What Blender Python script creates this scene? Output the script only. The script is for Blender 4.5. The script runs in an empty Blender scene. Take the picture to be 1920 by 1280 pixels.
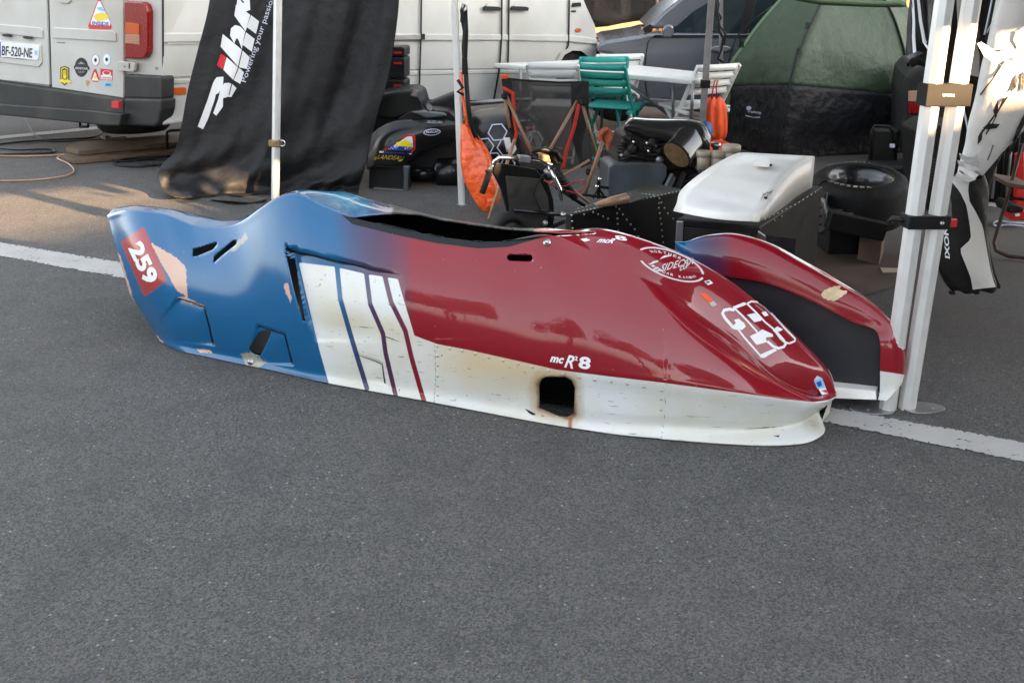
import bpy, bmesh, math, random
import numpy as np
from mathutils import Vector, Matrix
from mathutils.bvhtree import BVHTree
random.seed(5); np.random.seed(5)
R=math.radians
# ------------------------------------------------ camera, world, sun, exposure
CAM_H=1.65; PITCH=19.5; FPX=2000.0
SUN_EL=12.0; SH=Vector((.78,-.62,0)).normalized()      # horizontal direction towards the sun
scn=bpy.context.scene; col=scn.collection
cd=bpy.data.cameras.new('camera'); cam=bpy.data.objects.new('camera',cd); col.objects.link(cam)
cam.location=(0,0,CAM_H); cam.rotation_euler=(R(90-PITCH),0,0)
cd.sensor_width=36; cd.lens=36*FPX/1920; cd.clip_end=900; cd.clip_start=.05
scn.camera=cam
w=bpy.data.worlds.new('World'); scn.world=w; w.use_nodes=True
nt=w.node_tree; bg=nt.nodes['Background']; sky=nt.nodes.new('ShaderNodeTexSky')
sky.sky_type='NISHITA'; sky.sun_disc=False; sky.sun_elevation=R(SUN_EL); sky.sun_rotation=math.atan2(SH.x,SH.y)
sky.air_density=1.0; sky.dust_density=2.2; sky.ozone_density=1.0
hs=nt.nodes.new('ShaderNodeHueSaturation'); hs.inputs['Saturation'].default_value=.36; nt.links.new(sky.outputs[0],hs.inputs['Color']); nt.links.new(hs.outputs[0],bg.inputs[0]); bg.inputs[1].default_value=.088
sl=bpy.data.lights.new('sun','SUN'); sl.energy=5.0; sl.angle=R(.5); sl.color=(1,.64,.34)
so=bpy.data.objects.new('sun',sl); col.objects.link(so)
SD=Vector((SH.x*math.cos(R(SUN_EL)),SH.y*math.cos(R(SUN_EL)),math.sin(R(SUN_EL))))
so.rotation_euler=(-SD).to_track_quat('-Z','Y').to_euler(); so.location=(6,-6,6)
vs=scn.view_settings; vs.view_transform='Standard'; vs.look='None'; vs.gamma=1; vs.use_curve_mapping=False
vs.exposure=3.5
# ------------------------------------------------ camera geometry used to survey real positions
cp,sp=math.cos(R(PITCH)),math.sin(R(PITCH)); CO=Vector((0,0,CAM_H))
def ray(px,py):
    x=(px-960)/FPX; y=(640-py)/FPX
    return Vector((x,cp+y*sp,-sp+y*cp))
def G(px,py,z=0.0):
    d=ray(px,py); t=(z-CAM_H)/d.z; return CO+d*t
def Yp(px,py,y):
    d=ray(px,py); return CO+d*(y/d.y)
class Plane:                      # vertical plane through p with horizontal direction u
    def __init__(s,p,u):
        s.p=Vector((p[0],p[1],0)); s.u=Vector((u[0],u[1],0)).normalized(); s.n=Vector((s.u.y,-s.u.x,0))
        if s.n.dot(Vector((-p[0],-p[1],0)))<0: s.n=-s.n
    def __call__(s,px,py,off=0.0):
        d=ray(px,py); q=s.p+s.n*off; t=(q-CO).dot(s.n)/d.dot(s.n); return CO+d*t
def proj(v):
    x=v[...,0]; y=v[...,1]; z=v[...,2]-CAM_H
    dep=y*cp-z*sp; up=y*sp+z*cp
    return 960+FPX*x/dep, 640-FPX*up/dep
# ------------------------------------------------ materials
def S(c):  # srgb 0-255 -> linear
    return tuple(((v/255)/12.92 if v/255<=.04045 else ((v/255+.055)/1.055)**2.4) for v in c)
def mat(name,color,rough=.5,metal=0,coat=0,noise=0,nscale=20,bump=0,bscale=80,spec=.5,dirt=None,trans=0,alpha=1,bdist=.004,coatr=.04):
    m=bpy.data.materials.new(name); m.use_nodes=True; t=m.node_tree; b=t.nodes['Principled BSDF']; L=t.links
    b.inputs['Base Color'].default_value=(*color,1); b.inputs['Roughness'].default_value=rough
    b.inputs['Metallic'].default_value=metal; b.inputs['Coat Weight'].default_value=coat
    b.inputs['Coat Roughness'].default_value=coatr
    b.inputs['Specular IOR Level'].default_value=spec; b.inputs['Transmission Weight'].default_value=trans
    b.inputs['Alpha'].default_value=alpha
    tc=t.nodes.new('ShaderNodeTexCoord')
    if noise:
        n=t.nodes.new('ShaderNodeTexNoise'); n.inputs['Scale'].default_value=nscale; n.inputs['Detail'].default_value=6
        L.new(tc.outputs['Object'],n.inputs['Vector'])
        r=t.nodes.new('ShaderNodeMapRange'); r.inputs[1].default_value=.3; r.inputs[2].default_value=.7
        r.inputs[3].default_value=1-noise; r.inputs[4].default_value=1+noise*.6; L.new(n.outputs[0],r.inputs[0])
        v=t.nodes.new('ShaderNodeVectorMath'); v.operation='SCALE'; v.inputs[0].default_value=color
        L.new(r.outputs[0],v.inputs['Scale']); out=v.outputs[0]
        if dirt:
            n2=t.nodes.new('ShaderNodeTexNoise'); n2.inputs['Scale'].default_value=nscale*.35; n2.inputs['Detail'].default_value=8
            L.new(tc.outputs['Object'],n2.inputs['Vector'])
            r2=t.nodes.new('ShaderNodeMapRange'); r2.inputs[1].default_value=.5; r2.inputs[2].default_value=.72; r2.inputs[4].default_value=.8
            L.new(n2.outputs[0],r2.inputs[0])
            mx=t.nodes.new('ShaderNodeMix'); mx.data_type='RGBA'; L.new(r2.outputs[0],mx.inputs[0]); L.new(out,mx.inputs[6])
            mx.inputs[7].default_value=(*dirt,1); out=mx.outputs[2]
        L.new(out,b.inputs['Base Color'])
        r3=t.nodes.new('ShaderNodeMapRange'); r3.inputs[3].default_value=rough*.75; r3.inputs[4].default_value=min(1,rough*1.3)
        L.new(n.outputs[0],r3.inputs[0]); L.new(r3.outputs[0],b.inputs['Roughness'])
    if bump:
        n=t.nodes.new('ShaderNodeTexNoise'); n.inputs['Scale'].default_value=bscale; n.inputs['Detail'].default_value=4
        L.new(tc.outputs['Object'],n.inputs['Vector'])
        bp=t.nodes.new('ShaderNodeBump'); bp.inputs['Strength'].default_value=bump; bp.inputs['Distance'].default_value=bdist
        L.new(n.outputs[0],bp.inputs['Height']); L.new(bp.outputs[0],b.inputs['Normal'])
    return m
M={}
M['white_van']=mat('van_paint',(.50,.50,.475),.35,coat=.4,noise=.08,nscale=3,dirt=(.36,.34,.3),coatr=.15)
M['white']=mat('white_plastic',(.72,.72,.7),.4,noise=.06,nscale=8)
M['white_cover']=mat('white_gelcoat',(.74,.72,.69),.42,coat=.2,noise=.06,nscale=7,dirt=(.66,.62,.55),coatr=.1)
M['sticker_white']=mat('sticker_white',(.75,.76,.78),.35)
M['black']=mat('black_plastic',(.009,.009,.0095),.5,spec=.3,noise=.3,nscale=15,bump=.2,bscale=120)
M['black_gloss']=mat('black_paint',(.006,.006,.007),.3,spec=.3,coat=.35,noise=.2,nscale=6,dirt=(.03,.028,.025))
M['black_metal']=mat('black_panel',(.006,.0057,.0055),.48,coat=0,spec=.22,noise=.35,nscale=9,dirt=(.014,.012,.010))
M['engine']=mat('engine_cast',(.03,.027,.024),.5,metal=.5,noise=.5,nscale=30,dirt=(.02,.016,.012),bump=.5,bscale=60)
M['steel']=mat('brushed_steel',(.45,.44,.42),.3,metal=1,noise=.2,nscale=40)
M['chrome']=mat('chrome',(.75,.73,.7),.12,metal=1,noise=.1,nscale=30)
M['brass']=mat('dusty_metal',(.3,.22,.12),.5,metal=.6,noise=.4,nscale=40)
M['alu']=mat('aluminium_leg',(.74,.74,.73),.36,metal=.4,noise=.06,nscale=14,bump=.05,bscale=200)
M['alu_dark']=mat('dull_aluminium',(.3,.3,.31),.4,metal=.8,noise=.2,nscale=14)
M['rubber']=mat('rubber',(.010,.0095,.009),.75,spec=.3,noise=.3,nscale=25,dirt=(.03,.026,.022),bump=.3,bscale=160)
M['bumper']=mat('bumper_plastic',(.018,.018,.019),.6,spec=.35,noise=.2,nscale=6,dirt=(.05,.045,.04),bump=.15,bscale=150)
M['strap']=mat('strap_web',(.003,.0028,.0026),.7,spec=.3)
M['cloth']=mat('banner_cloth',(.012,.012,.0135),.62,noise=.25,nscale=9,dirt=(.02,.02,.022),bump=.7,bscale=11,bdist=.02,spec=.4)
M['green']=mat('tent_green',(.035,.062,.032),.6,noise=.2,nscale=5,bump=.8,bscale=9,bdist=.03)
M['green_light']=mat('tent_green_light',(.1,.17,.09),.6,noise=.1,nscale=5,bump=.6,bscale=9,bdist=.02)
M['tent_grey']=mat('tent_grey',(.011,.011,.0135),.55,spec=.3,noise=.25,nscale=6,bump=1,bscale=8,bdist=.04)
M['orange']=mat('orange_pvc',(.9,.11,.015),.32,noise=.08,nscale=6,bump=.9,bscale=9,bdist=.05,coat=.3)
M['orange2']=mat('orange_nylon',(.85,.09,.015),.5,noise=.1,nscale=10,bump=.5,bscale=25,bdist=.01)
M['red']=mat('red_plastic',(.5,.015,.012),.4,noise=.1)
M['redband']=mat('red_webbing',(.55,.035,.02),.7,noise=.15,nscale=40)
M['lamp_red']=mat('lamp_red',(.22,.004,.005),.25,coat=.3,spec=.4,noise=.1,nscale=60)
M['lamp_orange']=mat('lamp_orange',(.5,.08,.008),.2,coat=.4)
M['lamp_clear']=mat('lamp_clear',(.42,.27,.2),.2,coat=.4)
M['teal']=mat('teal_plastic',(.01,.3,.25),.4,noise=.1,nscale=8)
M['wood']=mat('old_wood',(.11,.068,.04),.7,noise=.35,nscale=12,dirt=(.06,.045,.03),bump=.4,bscale=50)
M['tan']=mat('tan_tube',(.3,.17,.1),.4,noise=.15,nscale=20)
M['towel']=mat('towel',(.42,.1,.05),.95,noise=.25,nscale=40,bump=1,bscale=120,bdist=.01)
M['tank']=mat('grey_carbon',(.075,.09,.105),.32,coat=.5,noise=.25,nscale=8,dirt=(.07,.05,.035),coatr=.15)
M['intake']=mat('foam_intake',(.62,.23,.07),.8,noise=.2,nscale=40)
M['bottle']=mat('reservoir',(.42,.36,.27),.35,noise=.15,nscale=20)
M['car']=mat('car_paint',(.13,.14,.165),.25,metal=.4,coat=.8,noise=.05,nscale=3,coatr=.06)
M['glass']=mat('window_glass',(.015,.025,.028),.05,spec=.8,coat=.6)
M['leather_w']=mat('leather_white',(.58,.575,.56),.45,noise=.06,nscale=10,dirt=(.6,.56,.5),bump=.5,bscale=35,bdist=.006)
M['leather_k']=mat('leather_black',(.009,.0085,.0085),.45,spec=.3,noise=.3,nscale=10,bump=.5,bscale=35,bdist=.006)
M['leather_g']=mat('leather_grey',(.09,.09,.095),.5,noise=.2,nscale=10,bump=.5,bscale=35,bdist=.006)
M['net']=mat('shade_net',(.035,.027,.023),.9,noise=.3,nscale=2,bump=.5,bscale=3,bdist=.06)
M['dusk_wall']=mat('ochre_wall',(.24,.13,.06),.9,noise=.2,nscale=1.5)
M['canopy']=mat('canopy_cloth',(.03,.03,.035),.8,noise=.1)
M['yellow']=mat('yellow_print',(.75,.6,.02),.5)
M['gold']=mat('gold_print',(.42,.28,.03),.4)
M['blue']=mat('blue_print',(.02,.06,.4),.4)
M['blue2']=mat('light_blue_print',(.2,.5,.75),.4)
M['redp']=mat('red_print',(.55,.02,.03),.35)
M['plaque']=mat('plaque_red',(.36,.04,.035),.32,coat=.5)
M['lilac']=mat('reflective_white',(.6,.62,.75),.5)
M['bag_print']=M['sticker_white']
# ------------------------------------------------ mesh helpers
class MB:
    def __init__(s): s.v=[]; s.f=[]; s.sm=[]
    def add(s,vs,fs,smooth=False):
        o=len(s.v); s.v+= [tuple(v) for v in vs]; s.f+=[tuple(i+o for i in f) for f in fs]; s.sm+=[smooth]*len(fs); return s
    def hexa(s,p):   # 8 points bottom 4 then top 4
        return s.add(p,[(0,3,2,1),(4,5,6,7),(0,1,5,4),(1,2,6,5),(2,3,7,6),(3,0,4,7)])
    def box(s,c,sz,rz=0,rx=0,ry=0):
        m=Matrix.Rotation(rz,3,'Z')@Matrix.Rotation(ry,3,'Y')@Matrix.Rotation(rx,3,'X'); c=Vector(c); a,b,h=[q/2 for q in sz]
        return s.hexa([c+m@Vector(q) for q in((-a,-b,-h),(a,-b,-h),(a,b,-h),(-a,b,-h),(-a,-b,h),(a,-b,h),(a,b,h),(-a,b,h))])
    def bar(s,p,q,wd,th,up=(0,0,1)):
        p,q=Vector(p),Vector(q); d=(q-p).normalized(); u=Vector(up); x=d.cross(u)
        if x.length<1e-3: x=d.cross(Vector((0,1,0)))
        x.normalize(); y=x.cross(d); x*=wd/2; y*=th/2
        return s.hexa([p-x-y,p+x-y,p+x+y,p-x+y,q-x-y,q+x-y,q+x+y,q-x+y])
    def prism(s,poly,vec):   # polygon points extruded by vec
        n=len(poly); vec=Vector(vec); a=[Vector(p) for p in poly]; b=[p+vec for p in a]
        return s.add(a+b,[tuple(range(n)),tuple(range(2*n-1,n-1,-1))]+[(i,i+n,(i+1)%n+n,(i+1)%n) for i in range(n)])
    def tube(s,path,r,n=8,cap=True,closed=False):
        P=[Vector(p) for p in path]; N=len(P); rr=r if isinstance(r,(list,tuple)) else [r]*N
        vs=[];prev=None
        for i in range(N):
            if closed: d=P[(i+1)%N]-P[i-1]
            else: d=P[min(i+1,N-1)]-P[max(i-1,0)]
            d.normalize()
            if prev is None: x=d.cross(Vector((0,0,1))); x=x if x.length>.05 else d.cross(Vector((0,1,0)))
            else: x=prev-d*prev.dot(d)
            x.normalize(); prev=x; y=d.cross(x)
            for k in range(n):
                a=2*math.pi*k/n; vs.append(P[i]+(x*math.cos(a)+y*math.sin(a))*rr[i])
        fs=[]
        for i in range(N if closed else N-1):
            j=(i+1)%N
            for k in range(n): fs.append((i*n+k,i*n+(k+1)%n,j*n+(k+1)%n,j*n+k))
        if cap and not closed: fs+= [tuple(range(n-1,-1,-1)),tuple((N-1)*n+k for k in range(n))]
        return s.add(vs,fs,True)
    def lathe(s,c,prof,axis=(0,0,1),n=24,cap=True):   # prof: (r,h)
        c=Vector(c); a=Vector(axis).normalized(); x=a.cross(Vector((0,0,1))); x=x if x.length>.05 else Vector((1,0,0)); x.normalize(); y=a.cross(x)
        vs=[c+a*h+(x*math.cos(2*math.pi*k/n)+y*math.sin(2*math.pi*k/n))*r for r,h in prof for k in range(n)]
        fs=[(i*n+k,i*n+(k+1)%n,(i+1)*n+(k+1)%n,(i+1)*n+k) for i in range(len(prof)-1) for k in range(n)]
        if cap: fs+=[tuple(range(n-1,-1,-1)),tuple((len(prof)-1)*n+k for k in range(n))]
        return s.add(vs,fs,True)
    def grid(s,pts,closed=False):  # pts[i][j]
        a=len(pts); b=len(pts[0]); vs=[p for r in pts for p in r]
        fs=[(i*b+j,i*b+(j+1)%b,(i+1)*b+(j+1)%b,(i+1)*b+j) for i in range(a-1) for j in range(b if closed else b-1)]
        return s.add(vs,fs,True)
    def build(s,name,m,parent=None,bevel=0,solid=0,seg=2,sub=0,label=None):
        me=bpy.data.meshes.new(name); me.from_pydata(s.v,[],s.f); me.polygons.foreach_set('use_smooth',s.sm); me.update()
        if not solid:
            bm=bmesh.new(); bm.from_mesh(me); bmesh.ops.recalc_face_normals(bm,faces=bm.faces); bm.to_mesh(me); bm.free()
        o=bpy.data.objects.new(name,me); col.objects.link(o)
        me.materials.append(M[m] if isinstance(m,str) else m)
        if parent: par(o,parent)
        if sub:
            d=o.modifiers.new('sub','SUBSURF'); d.levels=sub; d.render_levels=sub
        if solid:
            d=o.modifiers.new('solid','SOLIDIFY'); d.thickness=solid; d.offset=0
        if bevel:
            d=o.modifiers.new('bevel','BEVEL'); d.width=bevel; d.segments=seg; d.limit_method='ANGLE'; d.angle_limit=R(35)
        if label: o['label']=label
        return o
def par(o,p):
    o.parent=p; o.matrix_parent_inverse=Matrix.Translation(-Vector(p.location)) if p.type=='EMPTY' else Matrix()
def tag(o,label,cat,group=None,kind=None):
    if label: o['label']=label
    if cat: o['category']=cat
    if group: o['group']=group
    if kind: o['kind']=kind
    return o
def thing(name,label,cat,loc,group=None):
    o=bpy.data.objects.new(name,None); col.objects.link(o); o.location=Vector((loc[0],loc[1],loc[2] if len(loc)>2 else 0)); o.empty_display_size=.1
    return tag(o,label,cat,group)
def clone(root,loc,rz,label,scale=None):
    r=root.copy(); col.objects.link(r); r.location=loc; r.rotation_euler=(0,0,rz); r['label']=label
    for ch in [c for c in root.children]:
        c=ch.copy(); col.objects.link(c); c.parent=r; c.matrix_parent_inverse=ch.matrix_parent_inverse.copy()
    return r
def text_mesh(s,bold=0.0,shear=0.0,sp=1.0):
    c=bpy.data.curves.new('t','FONT'); c.body=s; c.size=1; c.offset=bold; c.shear=shear; c.space_character=sp; c.resolution_u=3
    o=bpy.data.objects.new('t',c); col.objects.link(o)
    dg=bpy.context.evaluated_depsgraph_get(); dg.update(); me=o.evaluated_get(dg).to_mesh()
    V=[v.co.copy() for v in me.vertices]; F=[tuple(p.vertices) for p in me.polygons]
    bpy.data.objects.remove(o); bpy.data.curves.remove(c)
    return V,F
def text_px(s,m,bl,X,U,mapper,parent,name='lettering',bold=0.02,shear=0,sub=0,sp=1.0,lab=None,pad=None):
    V,F=text_mesh(s,bold,shear,sp)
    x0=min(v.x for v in V); x1=max(v.x for v in V); y0=min(v.y for v in V); y1=max(v.y for v in V)
    if pad: y0,y1=pad
    bm=bmesh.new(); bv=[bm.verts.new(v) for v in V]
    for f in F:
        try: bm.faces.new([bv[i] for i in f])
        except Exception: pass
    if sub:
        for _ in range(4):
            es=[e for e in bm.edges if e.calc_length()*abs(X[0]+.01)/(x1-x0)>sub]
            if not es: break
            bmesh.ops.subdivide_edges(bm,edges=es,cuts=1); bmesh.ops.triangulate(bm,faces=bm.faces[:])
    bm.verts.index_update()
    vs=[]
    for v in bm.verts:
        a=(v.co.x-x0)/(x1-x0); b=(v.co.y-y0)/(y1-y0)
        vs.append(mapper(bl[0]+X[0]*a+U[0]*b, bl[1]+X[1]*a+U[1]*b))
    fs=[tuple(v.index for v in f.verts) for f in bm.faces]; bm.free()
    mb=MB().add(vs,fs); o=mb.build(name,m,parent,label=lab); return o
def off(mapper,d): return lambda px,py: mapper(px,py,d)
def poly_px(pts,m,mapper,parent,name,lab=None):
    return MB().add([mapper(*p) for p in pts],[tuple(range(len(pts)))]).build(name,m,parent,label=lab)
def ell(cx,cy,a,b,rot=0,n=28,t0=0,t1=360):
    c,s_=math.cos(R(rot)),math.sin(R(rot)); k=n if t1-t0>=360 else n+1
    return [(cx+a*math.cos(t)*c-b*math.sin(t)*s_, cy+a*math.cos(t)*s_+b*math.sin(t)*c) for t in [R(t0+(t1-t0)*i/n) for i in range(k)]]
def strip_px(A,B,m,mapper,parent,name,nx=1,lab=None,mb=None):   # ribbon between two pixel polylines (same count), subdivided
    pts=[]
    for a,b in zip(A,B): pts.append([mapper(a[0]+(b[0]-a[0])*j/nx,a[1]+(b[1]-a[1])*j/nx) for j in range(nx+1)])
    q=(mb or MB()).grid(pts)
    return q if mb else q.build(name,m,parent,label=lab)
def dens(P,step):
    out=[]
    for a,b in zip(P[:-1],P[1:]):
        n=max(1,int(math.hypot(b[0]-a[0],b[1]-a[1])/step))
        out+=[(a[0]+(b[0]-a[0])*i/n,a[1]+(b[1]-a[1])*i/n) for i in range(n)]
    return out+[P[-1]]
# ------------------------------------------------ ground
def asphalt():
    m=bpy.data.materials.new('asphalt'); m.use_nodes=True; t=m.node_tree; L=t.links; b=t.nodes['Principled BSDF']
    tc=t.nodes.new('ShaderNodeTexCoord')
    def noise(sc,det=4,r=.6):
        n=t.nodes.new('ShaderNodeTexNoise'); n.inputs['Scale'].default_value=sc; n.inputs['Detail'].default_value=det; n.inputs['Roughness'].default_value=r
        L.new(tc.outputs['Object'],n.inputs['Vector']); return n
    def mr(i,a,b_,c,d):
        r=t.nodes.new('ShaderNodeMapRange'); r.inputs[1].default_value=a; r.inputs[2].default_value=b_; r.inputs[3].default_value=c; r.inputs[4].default_value=d; L.new(i,r.inputs[0]); return r.outputs[0]
    def mix(f,a,b_,blend='MIX'):
        x=t.nodes.new('ShaderNodeMix'); x.data_type='RGBA'; x.blend_type=blend
        if isinstance(f,float): x.inputs[0].default_value=f
        else: L.new(f,x.inputs[0])
        for k,q in((6,a),(7,b_)):
            if isinstance(q,tuple): x.inputs[k].default_value=(*q,1)
            else: L.new(q,x.inputs[k])
        return x.outputs[2]
    def vor(sc,rnd=1):
        v=t.nodes.new('ShaderNodeTexVoronoi'); v.inputs['Scale'].default_value=sc; v.inputs['Randomness'].default_value=rnd
        L.new(tc.outputs['Object'],v.inputs['Vector']); return v
    v=vor(175); g=mix(mr(v.outputs['Color'],.1,.9,0,1),(.022,.0225,.023),(.150,.145,.138))
    n0=noise(160,3); g=mix(mr(n0.outputs[0],.4,.65,0,.55),g,(.04,.042,.044))
    # pale and tan chips in the mix
    v2=vor(62); sep=t.nodes.new('ShaderNodeSeparateColor'); L.new(v2.outputs['Color'],sep.inputs[0])
    chip=mr(sep.outputs[0],.93,.94,0,.9); near=mr(v2.outputs['Distance'],.15,.36,1,0)
    mm=t.nodes.new('ShaderNodeMath'); mm.operation='MULTIPLY'; L.new(chip,mm.inputs[0]); L.new(near,mm.inputs[1])
    tanc=mix(mr(sep.outputs[1],.5,.6,0,1),(.29,.295,.29),(.20,.14,.09)); g=mix(mm.outputs[0],g,tanc)
    n1=noise(.55,6); g=mix(mr(n1.outputs[0],.3,.75,0,.35),g,(.088,.083,.079))
    n2=noise(4,8,.7); g=mix(mr(n2.outputs[0],.48,.75,0,.55),g,(.036,.036,.037)); n4=noise(1.3,5,.7); g=mix(mr(n4.outputs[0],.6,.74,0,.4),g,(.028,.028,.029))
    # warmer dusty zone under the tents on the right (worn, brown dust)
    sx=t.nodes.new('ShaderNodeSeparateXYZ'); L.new(tc.outputs['Object'],sx.inputs[0])
    zx=mr(sx.outputs[0],.6,2.2,0,1); zy=mr(sx.outputs[1],3.9,5.2,0,1)
    mu=t.nodes.new('ShaderNodeMath'); mu.operation='MULTIPLY'; L.new(zx,mu.inputs[0]); L.new(zy,mu.inputs[1])
    n3=noise(1.6,7,.65); m3=t.nodes.new('ShaderNodeMath'); m3.operation='MULTIPLY'; L.new(mu.outputs[0],m3.inputs[0]); L.new(mr(n3.outputs[0],.3,.65,.2,.8),m3.inputs[1])
    g=mix(m3.outputs[0],g,(.085,.068,.058))
    L.new(g,b.inputs['Base Color']); b.inputs['Roughness'].default_value=.85; b.inputs['Specular IOR Level'].default_value=.35
    bp=t.nodes.new('ShaderNodeBump'); bp.inputs['Strength'].default_value=.55; bp.inputs['Distance'].default_value=.004
    L.new(v.outputs['Distance'],bp.inputs['Height']); bp2=t.nodes.new('ShaderNodeBump'); bp2.inputs['Strength'].default_value=.35; bp2.inputs['Distance'].default_value=.004
    L.new(noise(110,6,.75).outputs[0],bp2.inputs['Height']); L.new(bp.outputs[0],bp2.inputs['Normal']); L.new(bp2.outputs[0],b.inputs['Normal'])
    return m
M['asphalt']=asphalt()
g=MB().add([(-150,-150,0),(150,-150,0),(150,250,0),(-150,250,0)],[(0,1,2,3)]).build('ground','asphalt'); tag(g,None,None,kind='structure')
def linemat():
    m=bpy.data.materials.new('road_paint'); m.use_nodes=True; t=m.node_tree; L=t.links; b=t.nodes['Principled BSDF']
    tc=t.nodes.new('ShaderNodeTexCoord'); b.inputs['Roughness'].default_value=.75
    n=t.nodes.new('ShaderNodeTexNoise'); n.inputs['Scale'].default_value=55; n.inputs['Detail'].default_value=8; L.new(tc.outputs['Object'],n.inputs['Vector'])
    n2=t.nodes.new('ShaderNodeTexNoise'); n2.inputs['Scale'].default_value=5; n2.inputs['Detail'].default_value=6; L.new(tc.outputs['Object'],n2.inputs['Vector'])
    # distance from the strip edge (uv x) plus noise wears the paint away
    uv=t.nodes.new('ShaderNodeUVMap'); sx=t.nodes.new('ShaderNodeSeparateXYZ'); L.new(uv.outputs[0],sx.inputs[0])
    def M2(op,a,b_):
        q=t.nodes.new('ShaderNodeMath'); q.operation=op
        for k,z in enumerate((a,b_)):
            if isinstance(z,(int,float)): q.inputs[k].default_value=z
            else: L.new(z,q.inputs[k])
        return q.outputs[0]
    e=M2('SUBTRACT',.5,M2('ABSOLUTE',M2('SUBTRACT',sx.outputs[0],.5),0))  # 0 edge .5 centre
    s=M2('ADD',M2('MULTIPLY',M2('MINIMUM',e,.12),3.2),M2('MULTIPLY',M2('SUBTRACT',n.outputs[0],.5),1.7)); s=M2('ADD',s,M2('MULTIPLY',M2('SUBTRACT',n2.outputs[0],.5),.5))
    r=t.nodes.new('ShaderNodeMapRange'); r.inputs[1].default_value=.02; r.inputs[2].default_value=.12; L.new(s,r.inputs[0])
    cr=t.nodes.new('ShaderNodeMix'); cr.data_type='RGBA'; L.new(n2.outputs[0],cr.inputs[0]); cr.inputs[6].default_value=(.27,.265,.26,1); cr.inputs[7].default_value=(.44,.43,.41,1)
    L.new(cr.outputs[2],b.inputs['Base Color']); L.new(r.outputs[0],b.inputs['Alpha'])
    bp=t.nodes.new('ShaderNodeBump'); bp.inputs['Strength'].default_value=.5; bp.inputs['Distance'].default_value=.003; L.new(n.outputs[0],bp.inputs['Height']); L.new(bp.outputs[0],b.inputs['Normal'])
    return m
M['roadpaint']=linemat()
def line_strip(P,name):
    n=len(P); mb=MB(); vs=[q for p in P for q in p]; mb.add(vs,[(2*i,2*i+1,2*i+3,2*i+2) for i in range(n-1)])
    o=mb.build(name,'roadpaint'); me=o.data; uv=me.uv_layers.new(name='UVMap')
    for l in me.loops:
        vi=l.vertex_index; uv.data[l.index].uv=(vi%2,(vi//2))
    tag(o,None,None,kind='structure'); return o
def ln(a,b,wd,z=.004,n=20):
    a,b=Vector((*a,z)),Vector((*b,z)); d=(b-a).normalized(); x=Vector((d.y,-d.x,0))*wd/2
    return [(a+(b-a)*i/n-x,a+(b-a)*i/n+x) for i in range(n+1)]
line_strip([(G(0-600,405,.004),G(-600,430,.004)),(G(0,454,.004),G(0,480,.004)),(G(220,490,.004),G(220,520,.004)),(G(700,590,.004),G(700,620,.004)),(G(1560,763,.004),G(1548,791,.004)),(G(1920,828,.004),G(1920,866,.004)),(G(2500,935,.004),G(2500,985,.004))],'line_marking')
line_strip(ln((-5.9,10.1),(-3.9,11.9),.22),'line_marking')
line_strip(ln(tuple(G(1740,372)[:2]),tuple(G(1960,395)[:2]),.14),'line_marking')
# ------------------------------------------------ main fairing
FO=Vector((-1.62,4.623,0)); FA=Vector((.902,-.432,0)); FN=Vector((.432,.902,0))
def FP(px,py,wv):
    d=ray(px,py); q=FO+FN*wv; t=(q-CO).dot(FN)/d.dot(FN); return CO+d*t
def wof(p): return (p-FO).dot(FN)
CC='''200,405/243,550/300,640/225,392/.10/.27
240,395/290,560/335,657/262,390/.11/.30
305,402/352,590/385,668/336,398/.12/.30
367,424/420,600/440,680/399,409/.12/.30
440,422/478,605/500,692/440,418/.11/.25
490,390/525,608/560,706/497,390/.10/.18
520,371/550,610/590,713/530,370/.11/.20
556,365/585,612/620,719/575,363/.12/.26
600,385/640,616/680,730/642,360/.12/.35
650,405/690,620/740,741/690,373/.12/.38
735,424/777,629/822,756/760,391/.12/.38
818,442/879,656/920,775/829,408/.12/.36
897,452/960,674/1000,790/890,418/.12/.35
951,451/1044,693/1080,803/951,426/.12/.33
1030,441/1130,704/1160,814/1050,433/.13/.30
1134,486/1249,718/1260,824/1127,430/.13/.28
1223,529/1330,729/1350,831/1240,464/.12/.31
1295,580/1420,742/1440,835/1335,510/.12/.36
1375,637/1470,748/1500,832/1430,580/.10/.39
1450,706/1526,754/1522,827/1505,648/.08/.40
1525,738/1556,750/1546,810/1551,700/.05/.40
1567,737/1569,743/1543,790/1568,736/.0/.40'''
ctrl=[]
NW=0
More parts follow.
